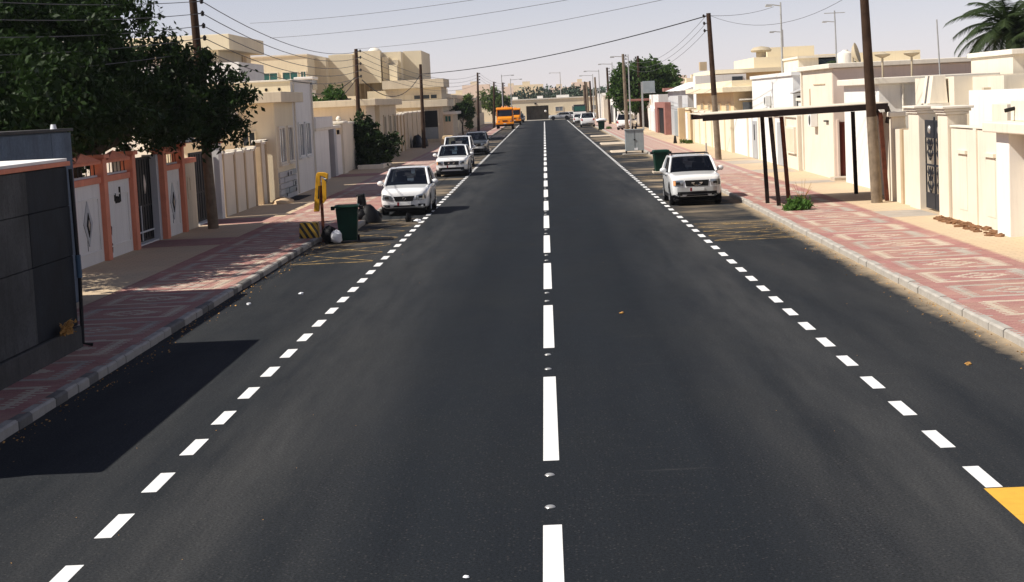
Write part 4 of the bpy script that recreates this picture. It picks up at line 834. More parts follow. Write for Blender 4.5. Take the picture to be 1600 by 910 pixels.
P['L1'] = pole('utility_pole', 'near leaning wooden pole rising through the big tree with five insulators', (-11.75,60.6,.1), (-11.95,60.6,8.15), .19, 5, pale=.42)
P['L2'] = pole('utility_pole', 'wooden pole standing in the street bush with five insulators', (-12.55,117.2,.1), (-12.4,117.2,8.05), .17, 5, 'wood_pole', pale=.5)
P['L3'] = pole('utility_pole', 'bare dark pole beside the long tan wall', (-11.35,162.5,.1), (-11.3,162.5,7.9), .19, 0)
P['L4'] = pole('utility_pole', 'dark pole with four insulators on the left before the orange truck', (-9.5,249,.1), (-9.25,249,8.4), .2, 4)
P['L5'] = pole('utility_pole', 'far dark pole left of the orange truck', (-8.0,274,.1), (-7.7,274,7.3), .2, 2)
P['L6'] = pole('utility_pole', 'far dark pole rising behind the orange truck', (-7.2,300,.1), (-6.9,300,7.4), .2, 3)
P['R1'] = pole('utility_pole', 'tall brown pole at the canopy end cut by the top edge', (10.95,58.3,.1), (10.62,58.3,8.8), .19, 4, pale=.35, side=-1)
P['R2'] = pole('utility_pole', 'leaning brown pole behind the steel canopy with wires to its top', (10.0,101.8,.1), (9.7,101.8,8.6), .19, 3, pale=.5, side=-1)
P['R3'] = pole('utility_pole', 'grey wooden pole with insulators behind the grey cabinet', (9.14,195.7,.1), (9.0,195.7,8.75), .22, 4, 'wood_pole_pale')
P['R4'] = pole('utility_pole', 'dark pole in front of the big right tree', (12.0,219,.1), (11.9,219,9.0), .21, 3, side=-1)
P['R5'] = pole('utility_pole', 'dark pole with insulators by the farther white house', (9.6,258,.1), (9.45,258,8.4), .22, 4)
for k, (x, y, h) in enumerate(((8.6,285,7.4),(8.3,305,7.0),(8.1,322,7.0),(8.0,330,7.2),(7.9,338,6.6))):
    pole('utility_pole', 'far pole in the receding row past the parked white rear car', (x,y,.1), (x-.2,y,h), .22, 0, 'wood_pole' if k % 2 else 'wood_pole_pale', 'far poles on the right')
def sagwire(name, label, a, b, sag, r=.014, m='wire_black', group=None, n=18):
    a, b = Vector(a), Vector(b); pts = [a.lerp(b, k/n) + Vector((0,0,-4*sag*(k/n)*(1-k/n))) for k in range(n+1)]
    c = (a+b)/2; c.z = min(p.z for p in pts)
    return solo(name, MB().tube(pts, r, 5), m, label, 'wire', group, loc=tuple(c))
def at(key, k, dx=.3): tp = P[key][1]; return Vector((tp.x+dx, tp.y, tp.z-.15-.42*k))
for k in range(5):
    sagwire('overhead_wire', 'overhead wire between the near left pole and the pole in the bush', at('L1',k), at('L2',k), .8, .016, 'wire_grey', 'wires from near left pole to bush pole')
    sagwire('overhead_wire', 'overhead wire running from the near left pole out of the picture left', at('L1',k), (-13.9, 30, 6.75-.42*k), .25, .012, 'wire_grey', 'wires leaving the picture on the left')
for k in range(4): sagwire('overhead_wire', 'overhead wire between the bush pole and the far dark left pole', at('L2',k), at('L4',k), 1.3, .016, 'wire_grey', 'wires from bush pole to far left pole')
sagwire('service_cable', 'thick black cable crossing the street from bare left pole to leaning right pole', (-11.2,162.5,7.0), at('R2',0,-.1), .55, .032, 'wire_black', n=30)
sagwire('service_cable', 'black drop cable from the bush pole down to the white roof box', at('L2',4,-.1), (-19.8,150,5.6), .5, .03); sagwire('service_cable', 'lower black drop cable from the bush pole to the white roof box', at('L2',4.4,-.1), (-19.85,150,5.0), .9, .028)
sagwire('service_cable', 'black cable from bush pole to the bare pole by the tan wall', at('L2',4.6), (-11.4,162.5,6.9), 1.5, .03)
for k, (za, zb) in enumerate(((9.4,10.0),(8.35,9.9),(7.95,9.3))):
    sagwire('crossing_wire', ('topmost','middle','lowest')[k]+' of three thin wires crossing the sky to the right', ((-17.2,104,za),(-15.6,101,za),(-12.4,117.3,za+.1))[k], ((9,60,9.1),(10.3,60,8.85),(10.5,58.3,8.35))[k], .5, .011, 'wire_grey', n=26)
sagwire('service_cable', 'slack wire from the leaning right pole towards the street lamp mast', at('R2',0,.1), (17.2,130,10.1), .2, .014, 'wire_grey'); sagwire('service_cable', 'deeply sagging wire from the leaning right pole to upper right', at('R2',0,.1), (16.2,80,9.6), 1.5, .012, 'wire_grey')
for k in range(3): sagwire('overhead_wire', 'overhead wire from leaning right pole to the grey pole behind the cabinet', at('R2',k,-.15), at('R3',k,-.15), 1.6, .012, 'wire_grey', 'wires down the right side')
for k in range(3): sagwire('overhead_wire', 'thin far wire spanning from far left pole to the road end', at('L4',k), (-6.9,300,7.2-.42*k), .4, .014, 'wire_grey', 'far left wires')
def lamp(label, base, h, arm, r=.09, name='street_lamp', head=.55, group=None):
    x, y, z = base; t = thing(name, label, 'street lamp', base, group); part(t, 'mast', MB().tube([(x,y,z),(x,y,z+h*.5),(x,y,z+h)], [r,r*.8,r*.55], 10), 'steel_post', 50)
    part(t, 'arm', MB().tube([(x,y,z+h-.25),(x+arm*.6,y,z+h-.2),(x+arm,y,z+h-.15)], r*.4, 6), 'steel_post', 50); s = 1 if arm > 0 else -1
    a, b = sorted((x+arm, x+arm+s*head)); o = part(t, 'lamp_head', MB().taper(a,b,y-.14,y+.14,z+h-.26,z+h-.10,.04), 'steel_post', bev=.03); part(o, 'lens', MB().box(a+.06,b-.06,y-.1,y+.1,z+h-.29,z+h-.262), 'frame_white')
lamp('tall street lamp standing beyond the white roofs on the right', (17.7,130,0), 10.4, -.6, .11)
lamp('street lamp with short arm beside the pole row on the right', (10.6,268,.1), 9.2, -1.6, .13)
lamp('street lamp with long arm by the grey wooden pole', (9.6,196.5,.1), 8.6, -1.5, .1)
lamp('street lamp far right of the road end', (8.9,315,.1), 8.2, -1.9, .11); lamp('street lamp above the farther white house wall', (9.3,292,.1), 8.6, -2.0, .11)
lamp('far street lamp left of the road with arm to the right', (-7.0,296,.1), 8.6, 1.6, .11); lamp('second far street lamp left of the road', (-6.0,322,.1), 8.2, 1.6, .11)
lamp('distant street lamp above the roofs beside the water tank', (26,190,0), 10.4, -.9, .12); lamp('distant street lamp right of the water tank house', (32.5,195,0), 11.4, -.9, .12)
lamp('distant lamp in the hazy wood at the road end', (4.2,430,0), 10.8, -2.2, .14)
# cabinet, bins, barrier and small street things
t = thing('electrical_cabinet', 'grey metal electrical cabinet standing on the right kerb', 'cabinet', (6.15,121,.1))
bx(t, 'body', 5.5, 6.78, 121.0, 121.7, .28, 1.72, 'metal_grey', .02); bx(t, 'roof', 5.45, 6.83, 120.94, 121.76, 1.723, 1.77, 'metal_grey', .01); part(t, 'door_seam', MB().box(6.135,6.15,120.985,120.998,.32,1.68), 'slot_dark'); part(t, 'handle', MB().box(6.08,6.2,120.96,120.984,1.0,1.1), 'slot_dark')
for x in (5.55, 6.68): bx(t, 'leg', x-.05, x+.05, 121.05, 121.6, 0.0, .279, 'steel_dark')
bx(t, 'base_rail', 5.3, 7.0, 120.9, 121.8, 0.02, .1, 'kerb_stone', .02); part(t, 'notice', MB().box(6.1,6.35,120.985,120.999,.33,.48), 'paper_white')
def wheelie(label, x, y, z=.0, rot=0., h=1.1, lid=True, wbin=.62):
    t = thing('wheelie_bin', label, 'bin', (0,0,0)); hw = wbin/2; b = hw*.78
    mb = MB(); mb.add([(-b,-b*1.05,.06),(b,-b*1.05,.06),(b,b*1.05,.06),(-b,b*1.05,.06),(-hw,-hw*1.08,h-.10),(hw,-hw*1.08,h-.10),(hw,hw*1.08,h-.10),(-hw,hw*1.08,h-.10)], [(3,2,1,0),(4,5,6,7),(0,1,5,4),(1,2,6,5),(2,3,7,6),(3,0,4,7)])
    part(t, 'body', mb, 'bin_green', bev=.03); e = hw+.035
    part(t, 'rim', MB().box(-e,e,-e*1.08,e*1.08,h-.097,h-.02), 'bin_green', bev=.02)
    if lid:
        o = part(t, 'lid', MB().taper(-e+.01,e-.01,-e*1.1,e*1.1,h-.018,h+.05,.05), 'bin_lid', bev=.02); part(o, 'hinge', MB().cyl((-.2,e*1.1,h),(.2,e*1.1,h),.025), 'bin_lid')
    else: part(t, 'inside', MB().box(-hw+.04,hw-.04,-hw,hw,h-.018,h-.012), 'slot_dark'); 
    part(t, 'handle', MB().cyl((-.24,-hw*1.08-.08,h-.06),(.24,-hw*1.08-.08,h-.06),.02), 'bin_lid')
    for sx in (-1, 1): part(t, 'wheel', MB().cyl((sx*(hw*.8),b*.9,.1),(sx*(hw*.8+.06),b*.9,.1),.1,n=14), 'rubber', 50)
    for sx in (-1, 1): part(t, 'side_grip', MB().box(*sorted((sx*e,sx*(e+.12))),-.14,.10,h-.16,h-.05), 'rubber', bev=.02)
    t.location = (x,y,z); t.rotation_euler.z = rot; ORIG[t.name] = (0,0,0); return t
wheelie('green wheelie bin by the striped block on the left', -6.2, 53.4, 0, .06, 1.16, False, .68)
wheelie('green wheelie bin with closed lid behind the white off-roader', 5.95, 91, .0, .05, 1.16, True, .8)
bx(thing('bin_tray', 'low pale concrete slab under the bin behind the off-roader', 'slab', (6,90.6,0)), 'slab', 5.5, 6.7, 90.3, 91.7, .0, .11, 'paver_cream', .02)
wheelie('far green bin heaped with white rubbish on the right kerb', 7.0, 218, .0, 0, 1.15, False, .85)
solo('rubbish_bag', MB().lump((7.0,218,1.28),(.75,.6,.22),10,.2,seed=8), 'paper_white', 'white rubbish heaped on top of the far green bin', 'rubbish', smooth=60)
t = thing('yellow_barrier', 'bent yellow steel post with hooked top beside the left bin', 'barrier', (-7.15,53.9,.13))
bx(t, 'rusty_post', -7.07, -6.985, 53.80, 53.90, .0, 1.75, 'steel_rust'); part(t, 'yellow_arm', MB().prism([(-7.28,.95),(-7.12,.95),(-7.045,1.6),(-7.02,2.05),(-6.88,2.0),(-6.80,1.92),(-6.78,2.1),(-6.88,2.15),(-7.10,2.16),(-7.15,2.08)], 'y', 53.78, 53.98), 'yellow_paint', bev=.015)
part(t, 'yellow_plate', MB().prism([(-6.98,1.18),(-6.86,1.32),(-6.84,1.86),(-6.97,2.0)], 'y', 53.76, 53.79), 'yellow_paint', bev=.008); part(t, 'slot', MB().prism([(-7.13,1.35),(-7.08,1.35),(-7.05,1.75),(-7.09,1.75)], 'y', 53.765, 53.779), 'slot_dark'); part(t, 'clamp', MB().cyl((-6.87,53.8,1.98),(-6.87,53.95,1.86),.05), 'steel_post')
solo('striped_block', MB().taper(-7.78,-7.16,53.75,54.2,.13,.62,.03), 'hazard_stripes', 'concrete block striped black and yellow on the left kerb', 'block', bev=.03)
solo('rubbish_bag', MB().lump((-6.74,53.05,.25),(.27,.24,.29),12,.16,seed=12), 'rubbish_bag', 'small black rubbish bag leaning on the left bin', 'rubbish', smooth=60)
solo('rubbish_bag', MB().lump((-6.50,52.85,.2),(.19,.17,.20),12,.18,seed=15), 'paper_white', 'crumpled white plastic bag in front of the left bin', 'rubbish', smooth=50)
t = thing('rubbish_heap', 'dark sagging rubbish sack with an upright dark carton beside the white car', 'rubbish', (-6.55,61.9,.05))
part(t, 'sack', MB().lathe([(.46,.0),(.44,.16),(.33,.36),(.2,.54),(.08,.64)], (-6.42,61.9,.02), 16).lump((-6.72,61.8,.22),(.3,.3,.28),12,.2,seed=22).lump((-6.15,61.95,.2),(.2,.2,.22),10,.2,seed=23), 'rubbish_bag', 60)
mb = MB(); mb.add([(-6.80,61.95,.55),(-6.50,61.9,.55),(-6.48,62.15,.55),(-6.78,62.2,.55),(-6.86,61.95,1.02),(-6.56,61.9,1.06),(-6.54,62.15,1.06),(-6.84,62.2,1.0)], [(3,2,1,0),(4,5,6,7),(0,1,5,4),(1,2,6,5),(2,3,7,6),(3,0,4,7)]); part(t, 'upright_carton', mb, 'rubbish_bag', bev=.05); part(t, 'pale_strap', MB().tube([(-6.8,61.9,.95),(-6.82,61.88,.7),(-6.66,61.86,.55),(-6.5,61.86,.6)], .018, 5), 'plaster_pink'); part(t, 'torn_card', MB().prism([(-6.72,.4),(-6.5,.45),(-6.55,.75),(-6.74,.7)], 'y', 61.98, 62.0), 'cardboard')
t = thing('rubbish_scrap', 'small dark scrap and white paper on the asphalt before the white car', 'rubbish', (-4.9,61.2,0))
part(t, 'dark_scrap', MB().lump((-4.98,61.4,.14),(.1,.1,.2),9,.25,seed=31).lump((-4.75,61.3,.05),(.12,.1,.06),8,.3,seed=33), 'rubbish_bag', 60); part(t, 'paper', MB().lump((-4.62,61.1,.05),(.13,.1,.06),8,.3,seed=32), 'paper_white')
solo('marker_post', MB().box(9.7,9.8,106.6,106.7,.13,1.0), 'kerb_stone', 'short grey marker post beside the leaning right pole', 'post', bev=.01)
solo('stone_stub', MB().taper(10.2,10.5,140,140.3,.13,.75,.08), 'slot_dark', 'dark stub on the sandy pavement by the yellow pillar', 'stub', bev=.03)
for nm, x, y, s, m, lab in (('litter',4.1,15.0,.05,'paper_white','white pebble lying on asphalt at the lower right'),('litter',-6.75,20.05,.055,'paper_white','white paper scrap in the shadow at the lower left'),('litter',1.28,32.5,.045,'dry_weed','tan dead leaf lying in the right lane'),('litter',5.9,24.8,.055,'dry_weed','yellowish dead leaf on the right parking lane'),('litter',-5.6,38.5,.06,'paper_white','pale scrap on the left parking lane'),('litter',-6.5,36.9,.05,'paper_white','white scrap near the left kerb'),('litter',-.85,14.6,.03,'paper_white','tiny white pebble just left of the nearest centre dash')):
    solo(nm, MB().lump((x,y,s*.35),(s,s*.8,s*.5),8,.3,seed=int(x*100)), m, lab, 'litter')
rd = random.Random(77); mb = MB()
for k in range(900):
    sd = 1 if rd.random() < .5 else -1; x = (KR-.05-abs(rd.gauss(0,.22))) if sd > 0 else (KL1+.05+abs(rd.gauss(0,.22))); y = rd.uniform(19, 54)
    s = rd.uniform(.006,.026); c = Vector((x,y,.01)); a = rd.uniform(0,6.28); n1 = Vector((math.cos(a)*s,math.sin(a)*s,rd.uniform(0,.01))); n2 = Vector((-math.sin(a)*s*.5,math.cos(a)*s*.5,rd.uniform(0,.012))); mb.quad(c-n1,c-n2,c+n1,c+n2)
for k in range(70):
    x = rd.uniform(-6.8,6.8); y = 15+ 45*rd.random()**1.5; s = rd.uniform(.005,.011)
    if abs(x) < 3 and rd.random() < .75: continue
    c = Vector((x,y,.008)); mb.lump(c,(s,s,s*.6),5,.3,seed=k)
solo('grit', mb, 'dry_weed', 'loose grit and dead leaves strewn along the kerbs and lanes', 'grit', kind='stuff', loc=(0,0,0))
t = thing('pole_box', 'grey green metal box mounted on a pale post before the right tree', 'utility box', (11.3,198,.1))
bx(t, 'post', 11.0, 11.2, 198, 198.2, .1, 5.6, 'steel_post'); bx(t, 'box', 11.205, 12.55, 197.8, 198.4, 4.35, 5.65, 'metal_grey', .03); bx(t, 'box_frame', 11.2, 12.6, 197.75, 197.798, 4.3, 4.38, 'steel_post')
# ---------------------------------------------------------------- vehicles (local: nose towards -Y, wheels on z = 0)
def car(name, label, loc, rot=0., L=4.6, W=1.82, H=1.72, hood=1.02, belt=1.06, ws0=-.62, ws1=.12, rr=1.75, rg=2.12, wb=2.7, wr=.36, paint='car_white', lower='car_white', glass='glass_car', style='suv', cat='car', grille='wide', rack=False, wroof=.76, boxy=0., group=None, detail=True):
    t = thing(name, label, cat, (0,0,0), group); hw = W/2; f = -L/2; r = L/2
    zb0 = .27 + .06*boxy
    st = [(f+.0,.66+.1*boxy,.42,hood-.26+.06*boxy),(f+.04,.80+.07*boxy,.34,hood-.15+.06*boxy),(f+.12,.90+.03*boxy,zb0+.03,hood-.07+.03*boxy),(f+.30,.965,zb0,hood-.015),(f+.6,.995,zb0-.03,hood),(ws0-.25,1.0,zb0-.05,hood+.5*(belt-hood)+.01),(ws0+.1,1.0,zb0-.05,belt),(0,1.0,zb0-.05,belt),(rr-.2,1.0,zb0-.05,belt+.01),(r-.45,.985,zb0-.03,belt+.01),(r-.15,.955,zb0,belt),(r-.04,.91,zb0+.06,belt-.05),(r,.84,.46,belt-.13)]
    V = []; F = []; prev = None
    for (y, ws, zb, zt) in st:
        w_ = hw*ws; zm = zb + (zt-zb)*.48
        half = [(0,zb),(.82*w_,zb),(.955*w_,zb+.07),(.99*w_,zb+.2),(w_,zm),(.99*w_,zt-.17),(.965*w_,zt-.07),(.91*w_,zt-.018),(.80*w_,zt+.004),(.42*w_,zt+.02),(0,zt+.026)]
        ring = half + [(-x, z) for x, z in half[-2:0:-1]]; V.append([(x, y, z) for x, z in ring])
    n = len(V[0]); mb = MB(); vs = [p for q in V for p in q]; fs = []
    for i in range(len(V)-1):
        for k in range(n): fs.append((i*n+k, i*n+(k+1) % n, (i+1)*n+(k+1) % n, (i+1)*n+k))
    fs += [tuple(range(n))[::-1], tuple(range((len(V)-1)*n, len(V)*n))]; mb.add(vs, [q[::-1] for q in fs])
    part(t, 'body', mb, paint, 42)
    bvh = BVHTree.FromPolygons([Vector(v) for v in mb.v], mb.f)
    def patch(nm, poly4, axis, m, off=.010, nu=6, nv=3, parent=None, sign=1):
        """a quad given in (x,z) for axis y or (y,z) for axis x, laid on the body"""
        def P(u, v):
            a = [Vector(q) for q in poly4]; p = a[0].lerp(a[1], u).lerp(a[3].lerp(a[2], u), v)
            if axis == 'f': o, d = Vector((p.x, f-2, p.y)), Vector((0,1,0))
            elif axis == 'r': o, d = Vector((p.x, r+2, p.y)), Vector((0,-1,0))
            else: o, d = Vector((sign*3, p.x, p.y)), Vector((-sign,0,0))
            h, nn, _, _ = bvh.ray_cast(o, d)
            if h is None:
                return o + d*(2.0 + .12) if axis != 's' else Vector((sign*hw*.98, p.x, p.y))
            return h - d*off
        mm = MB(); mm.grid(P, nu, nv); return part(parent or t, nm, mm, m, 60)
    # wheels, arches
    for sx in (-1, 1):
        for sy in (-1, 1):
            yc = sy*wb/2 + .05; R_ = wr+.075
            def PA(u, v, yc=yc, sx=sx, R_=R_):
                a = -.28*math.pi + u*1.56*math.pi; rad = R_*max(v, .02); y, z = yc + rad*math.cos(a), max(wr+.02 + rad*math.sin(a), .24)
                h, nn, _, _ = bvh.ray_cast(Vector((sx*3, y, z)), Vector((-sx,0,0)))
                return (h + Vector((sx*.008,0,0))) if h is not None else Vector((sx*hw*.97, y, z))
            mm = MB(); mm.grid(PA, 16, 3); part(t, 'wheel_arch', mm, 'rubber', 60)
            xo, xi = sx*(hw+.005), sx*(hw-.23); mm = MB(); prof = [(wr*.62,0),(wr*.93,0.0),(wr,.04),(wr,.19),(wr*.93,.23),(wr*.62,.23)]
            mm.lathe([(a, b) for a, b in prof], (0,0,0), 24); rm = Matrix.Rotation(R(-90*sx), 4, 'Y'); mm.v = [tuple(rm @ Vector(p) + Vector((xo, yc, wr))) for p in mm.v]
            wh = part(t, 'wheel', mm, 'rubber', 40)
            mm = MB(); mm.cyl((xo-sx*.03,yc,wr),(xo-sx*.05,yc,wr), wr*.64, n=20); rim = part(wh, 'rim', mm, 'rim_silver', 40)
            if detail:
                mm = MB()
                for k in range(5):
                    a = k*2*math.pi/5+.3; c = Vector((xo-sx*.012, yc+math.cos(a)*wr*.33, wr+math.sin(a)*wr*.33)); mm.cyl(c-Vector((0,math.cos(a),math.sin(a)))*wr*.3, c+Vector((0,math.cos(a),math.sin(a)))*wr*.28, .035, .028, 6)
                part(wh, 'spokes', mm, 'rim_silver')
    part(t, 'underbody', MB().box(-hw*.86,hw*.86,f+.25,r-.25,.17,.34), 'rubber')
    # greenhouse
    wbse, wt = hw*.935, hw*wroof; zr = H-.075
    A0 = [Vector((s*wbse, ws0, belt-.02)) for s in (-1,1)]; A1 = [Vector((s*wt, ws1, zr)) for s in (-1,1)]; D1 = [Vector((s*wt*.98, rr, zr-.01)) for s in (-1,1)]; D0 = [Vector((s*wbse*.99, rg, belt-.02)) for s in (-1,1)]
    rf = MB()
    def PR(u, v):
        x = -1+2*u; y = ws1 + (rr-ws1)*v; e = max(0, 1-abs(x)**4)*.065 + .0; ed = 1-.5*(abs(2*v-1))**6
        return (x*(wt+.02), y - .05*(1-x*x)*(1 if v < .01 else 0) + (.05*(1-x*x) if v > .99 else 0), zr + .015 + e*ed)
    rf.grid(PR, 10, 8); rf.grid(lambda u, v: (lambda p: (p[0]*.97, p[1], p[2]-.05))(PR(1-u, v)), 10, 8)
    for s in (0, 1):
        pr = .048
        rf.tube([A0[s], A0[s].lerp(A1[s], .5)+Vector((0,-.02,.025)), A1[s], A1[s].lerp(D1[s], .5)+Vector((0,0,.02)), D1[s], D1[s].lerp(D0[s], .5)+Vector((0,.03,.03)), D0[s]], [pr*1.05,pr,pr,pr,pr*1.3,pr*1.6,pr*1.9], 8)
    roof = part(t, 'roof', rf, paint, 50)
    def gl(nm, a, b, c, d, bulge, m): 
        mm = MB()
        def PG(u, v):
            p = a.lerp(b, u).lerp(d.lerp(c, u), v); k = 1-(2*u-1)**2; return p + bulge*k
        mm.grid(PG, 10, 4); return part(t, nm, mm, m, 70)
    gl('windscreen', A0[0], A0[1], A1[1], A1[0], Vector((0,-.09,.02)), glass); gl('rear_window', D0[1], D0[0], D1[0], D1[1], Vector((0,.07,.02)), glass)
    bp = [.36, .70] if style != 'van' else [.3, .62]
    for s, sg in ((0,-1),(1,1)):
        edges = [0] + bp + [1]
        for k in range(3):
            a0, a1 = edges[k], edges[k+1]
            lo0, lo1 = A0[s].lerp(D0[s], a0), A0[s].lerp(D0[s], a1); hi0, hi1 = A1[s].lerp(D1[s], max(0, a0)), A1[s].lerp(D1[s], a1)
            o = gl('side_window', lo0, lo1, hi1, hi0, Vector((sg*.02,0,0)), 'glass_tint')
        for k, q in enumerate(bp):
            mm = MB(); mm.tube([A0[s].lerp(D0[s], q), A1[s].lerp(D1[s], q)], .04, 6); part(roof, 'pillar', mm, 'black_plastic')
        mx = sg*(hw+.13); my = ws0+.42
        o = part(t, 'wing_mirror', MB().lump((mx,my,belt+.07), (.13,.08,.10), 12, 0, seed=1), paint, 70); part(o, 'mirror_stalk', MB().cyl((sg*(hw-.08),my,belt-.0),(mx,my,belt+.03),.03), 'black_plastic'); part(o, 'mirror_glass', MB().box(mx-.10,mx+.10,my+.06,my+.085,belt+.0,belt+.14), 'window_dark')
        for yy in (ws0+.75, ws0+1.75): part(t, 'door_handle', MB().box(*sorted((sg*hw*.985, sg*(hw+.03))),yy,yy+.18,belt-.16,belt-.12), paint if not boxy else 'black_plastic', bev=.01)
        for yy in (ws0+.05, ws0+1.05, ws0+2.02): patch('door_seam', [(yy,.38),(yy+.014,.38),(yy+.014,belt-.1),(yy,belt-.1)], 's', 'rubber', .004, 1, 6, sign=sg)
        patch('sill_trim', [(-wb/2+.45,.27),(wb/2-.42,.27),(wb/2-.42,.40),(-wb/2+.45,.40)], 's', 'black_plastic', .012, 6, 1, sign=sg)
    part(t, 'cabin', MB().box(-wbse*.93,wbse*.93,ws0+.05,rg-.05,belt-.3,belt+.035), 'cabin_dark'); part(t, 'dashboard', MB().box(-wbse*.9,wbse*.9,ws0+.12,ws0+.5,belt+.03,belt+.085), 'cabin_dark', bev=.03)
    if detail:
        for sx in (-1, 1):
            for yy in (.45, 1.25):
                if yy > rr-.2: continue
                o = part(t, 'seat', MB().taper(sx*.37-.24,sx*.37+.24,yy,yy+.14,belt-.1,belt+.26,.05), 'seat_dark', bev=.05); part(o, 'headrest', MB().box(sx*.37-.13,sx*.37+.13,yy+.04,yy+.13,belt+.28,min(belt+.46,H-.12)), 'seat_dark', bev=.04)
        part(t, 'rear_mirror', MB().box(-.12,.12,ws1-.12,ws1-.08,zr-.13,zr-.05), 'black_plastic', bev=.02)
        mm = MB(); th = [(.37+.18*math.cos(k*math.pi/8), ws0+.62, belt+.06+.15*math.sin(k*math.pi/8)) for k in range(17)]; mm.tube([( -p[0], p[1], p[2]) for p in th], .014, 5); part(t, 'steering_wheel', mm, 'cabin_dark')
    # nose
    hz = hood-.34 if not boxy else hood-.28
    for s in (-1, 1):
        if grille == 'wide':
            q = [(s*.42*W/1.82,hz-.10),(s*.82*W/1.82,hz-.06),(s*.83*W/1.82,hz+.16),(s*.46*W/1.82,hz+.08)]
        else: q = [(s*.50*W/1.85,hz-.12),(s*.84*W/1.85,hz-.10),(s*.85*W/1.85,hz+.10),(s*.47*W/1.85,hz+.10)]
        if s > 0: q = [q[1], q[0], q[3], q[2]]
        h = patch('headlight', q, 'f', 'lamp_lens', .016)
        if detail:
            cx = sum(p[0] for p in q)/4; cz = sum(p[1] for p in q)/4; patch('bulb', [(cx-.09,cz-.045),(cx+.06,cz-.045),(cx+.06,cz+.045),(cx-.09,cz+.045)], 'f', 'slot_dark', .022, 3, 2, h)
            if boxy: patch('indicator', [(s*.80-.05,hz-.09),(s*.80+.03,hz-.09),(s*.80+.03,hz+.08),(s*.80-.05,hz+.08)], 'f', 'lamp_amber' if s < 0 else 'lamp_lens', .024, 2, 2, h)
        patch('fog_lamp', [(s*.66-.14,.32),(s*.66+.12,.33),(s*.66+.12,.43),(s*.66-.14,.44)], 'f', 'black_plastic', .016, 4, 2); patch('fog_lens', [(s*.66-.05,.34),(s*.66+.05,.34),(s*.66+.05,.42),(s*.66-.05,.42)], 'f', 'lamp_lens', .024, 2, 2)
    if grille == 'wide': gq = [(-.32,hz-.13),(.32,hz-.13),(.40,hz+.06),(-.40,hz+.06)]
    else: gq = [(-.40,hz-.13),(.40,hz-.13),(.44,hz+.09),(-.44,hz+.09)]
    g = patch('grille', gq, 'f', 'black_plastic', .014)
    if detail:
        mm = MB(); yy = f-.03; cz = hz-.035
        if grille == 'wide': mm.tube([(.06*math.cos(k*math.pi/8), yy+.02, cz+.05*math.sin(k*math.pi/8)) for k in range(17)], .013, 6)
        else:
            mm.tube([(.16*math.cos(math.pi+k*math.pi/10), yy+.01, cz+.02+.085*math.sin(math.pi+k*math.pi/10)) for k in range(11)], .024, 6); mm.box(-.20,-.09,yy-.01,yy+.02,cz+.01,cz+.05); mm.box(.09,.20,yy-.01,yy+.02,cz+.01,cz+.05)
        part(g, 'emblem', mm, 'chrome', 50)
        for k in range(3): zz = hz-.07+k*.045; patch('grille_bar', [(-.34,zz),(.34,zz),(.34,zz+.008),(-.34,zz+.008)], 'f', 'rubber', .02, 6, 1, g)
    if lower == 'dark':
        patch('bumper_and_under_shade', [(-.88,.22),(.88,.22),(.88,.54),(-.88,.54)], 'f', 'black_plastic', .014, 10, 3)
    else: patch('lower_intake', [(-.52,.24),(.52,.24),(.36,.41),(-.36,.41)], 'f', 'black_plastic', .014)
    if lower == 'silver':
        patch('bumper_bar', [(-.88,.50),(.88,.50),(.88,.68),(-.88,.68)], 'f', 'car_silver', .010, 10, 2); patch('bumper_and_under_shade', [(-.88,.22),(.88,.22),(.88,.52),(-.88,.52)], 'f', 'black_plastic', .014, 10, 3)  # black patch below the silver bar paints the shadow under the nose
    pz = .40 if lower == 'car_white' else .54
    p = part(t, 'number_plate', MB().box(-.26,.26,f-.045,f-.02,pz,pz+.12), 'number_plate', bev=.006); part(p, 'plate_band', MB().box(-.26,-.19,f-.048,f-.0455,pz,pz+.12), 'plate_maroon')
    # tail
    for s in (-1, 1):
        q = [(s*.62*W/1.82,belt-.36),(s*.84*W/1.82,belt-.36),(s*.84*W/1.82,belt-.06),(s*.68*W/1.82,belt-.06)]
        patch('tail_light', q, 'r', 'lamp_red', .014)
    patch('rear_bumper', [(-.85,.34),(.85,.34),(.85,.52),(-.85,.52)], 'r', 'black_plastic' if lower != 'car_white' else paint, .016, 8, 2); part(t, 'rear_plate', MB().box(-.26,.26,r+.02,r+.04,.62,.74), 'number_plate')
    if rack:
        for s in (-1, 1): part(t, 'roof_rail', MB().tube([(s*(wt-.05),ws1+.2,H+.0),(s*(wt-.05),ws1+.3,H+.045),(s*(wt-.05),rr-.3,H+.045),(s*(wt-.05),rr-.2,H+.0)], .02, 6), 'black_plastic')
        for yy in (ws1+.55, rr-.6): part(t, 'roof_bar', MB().cyl((-wt+.05,yy,H+.05),(wt-.05,yy,H+.05),.018), 'black_plastic')
    t.location = loc; t.rotation_euler.z = rot; return t
car('parked_car', 'white crossover parked nearest on the left, maroon banded plate and wide grille', (-5.36,67.15,0), R(-.5), 4.6, 1.83, 1.74, 1.02, 1.10, -.85, .05, 1.6, 2.1, 2.66, .35)
car('parked_car', 'white pickup-like off-roader second on the left, dark lower bumper', (-5.35,100.6,0), R(-.5), 4.9, 1.84, 1.74, 1.08, 1.14, -.75, -.05, 1.6, 2.2, 2.9, .38, lower='dark', grille='tall', boxy=.6)
car('parked_car', 'tall white van-like car parked close behind the second left car', (-5.75,114.2,0), R(-.5), 4.8, 1.86, 1.98, 1.12, 1.20, -.95, -.35, 1.85, 2.2, 2.8, .36, style='van', lower='dark', grille='tall', boxy=.4, wroof=.82)
car('parked_car', 'grey off-roader fourth in the left parking lane', (-5.55,139.8,0), R(-.5), 4.9, 1.88, 1.78, 1.10, 1.16, -.75, -.05, 1.8, 2.2, 2.85, .39, paint='car_grey', lower='silver', grille='tall', boxy=.6)
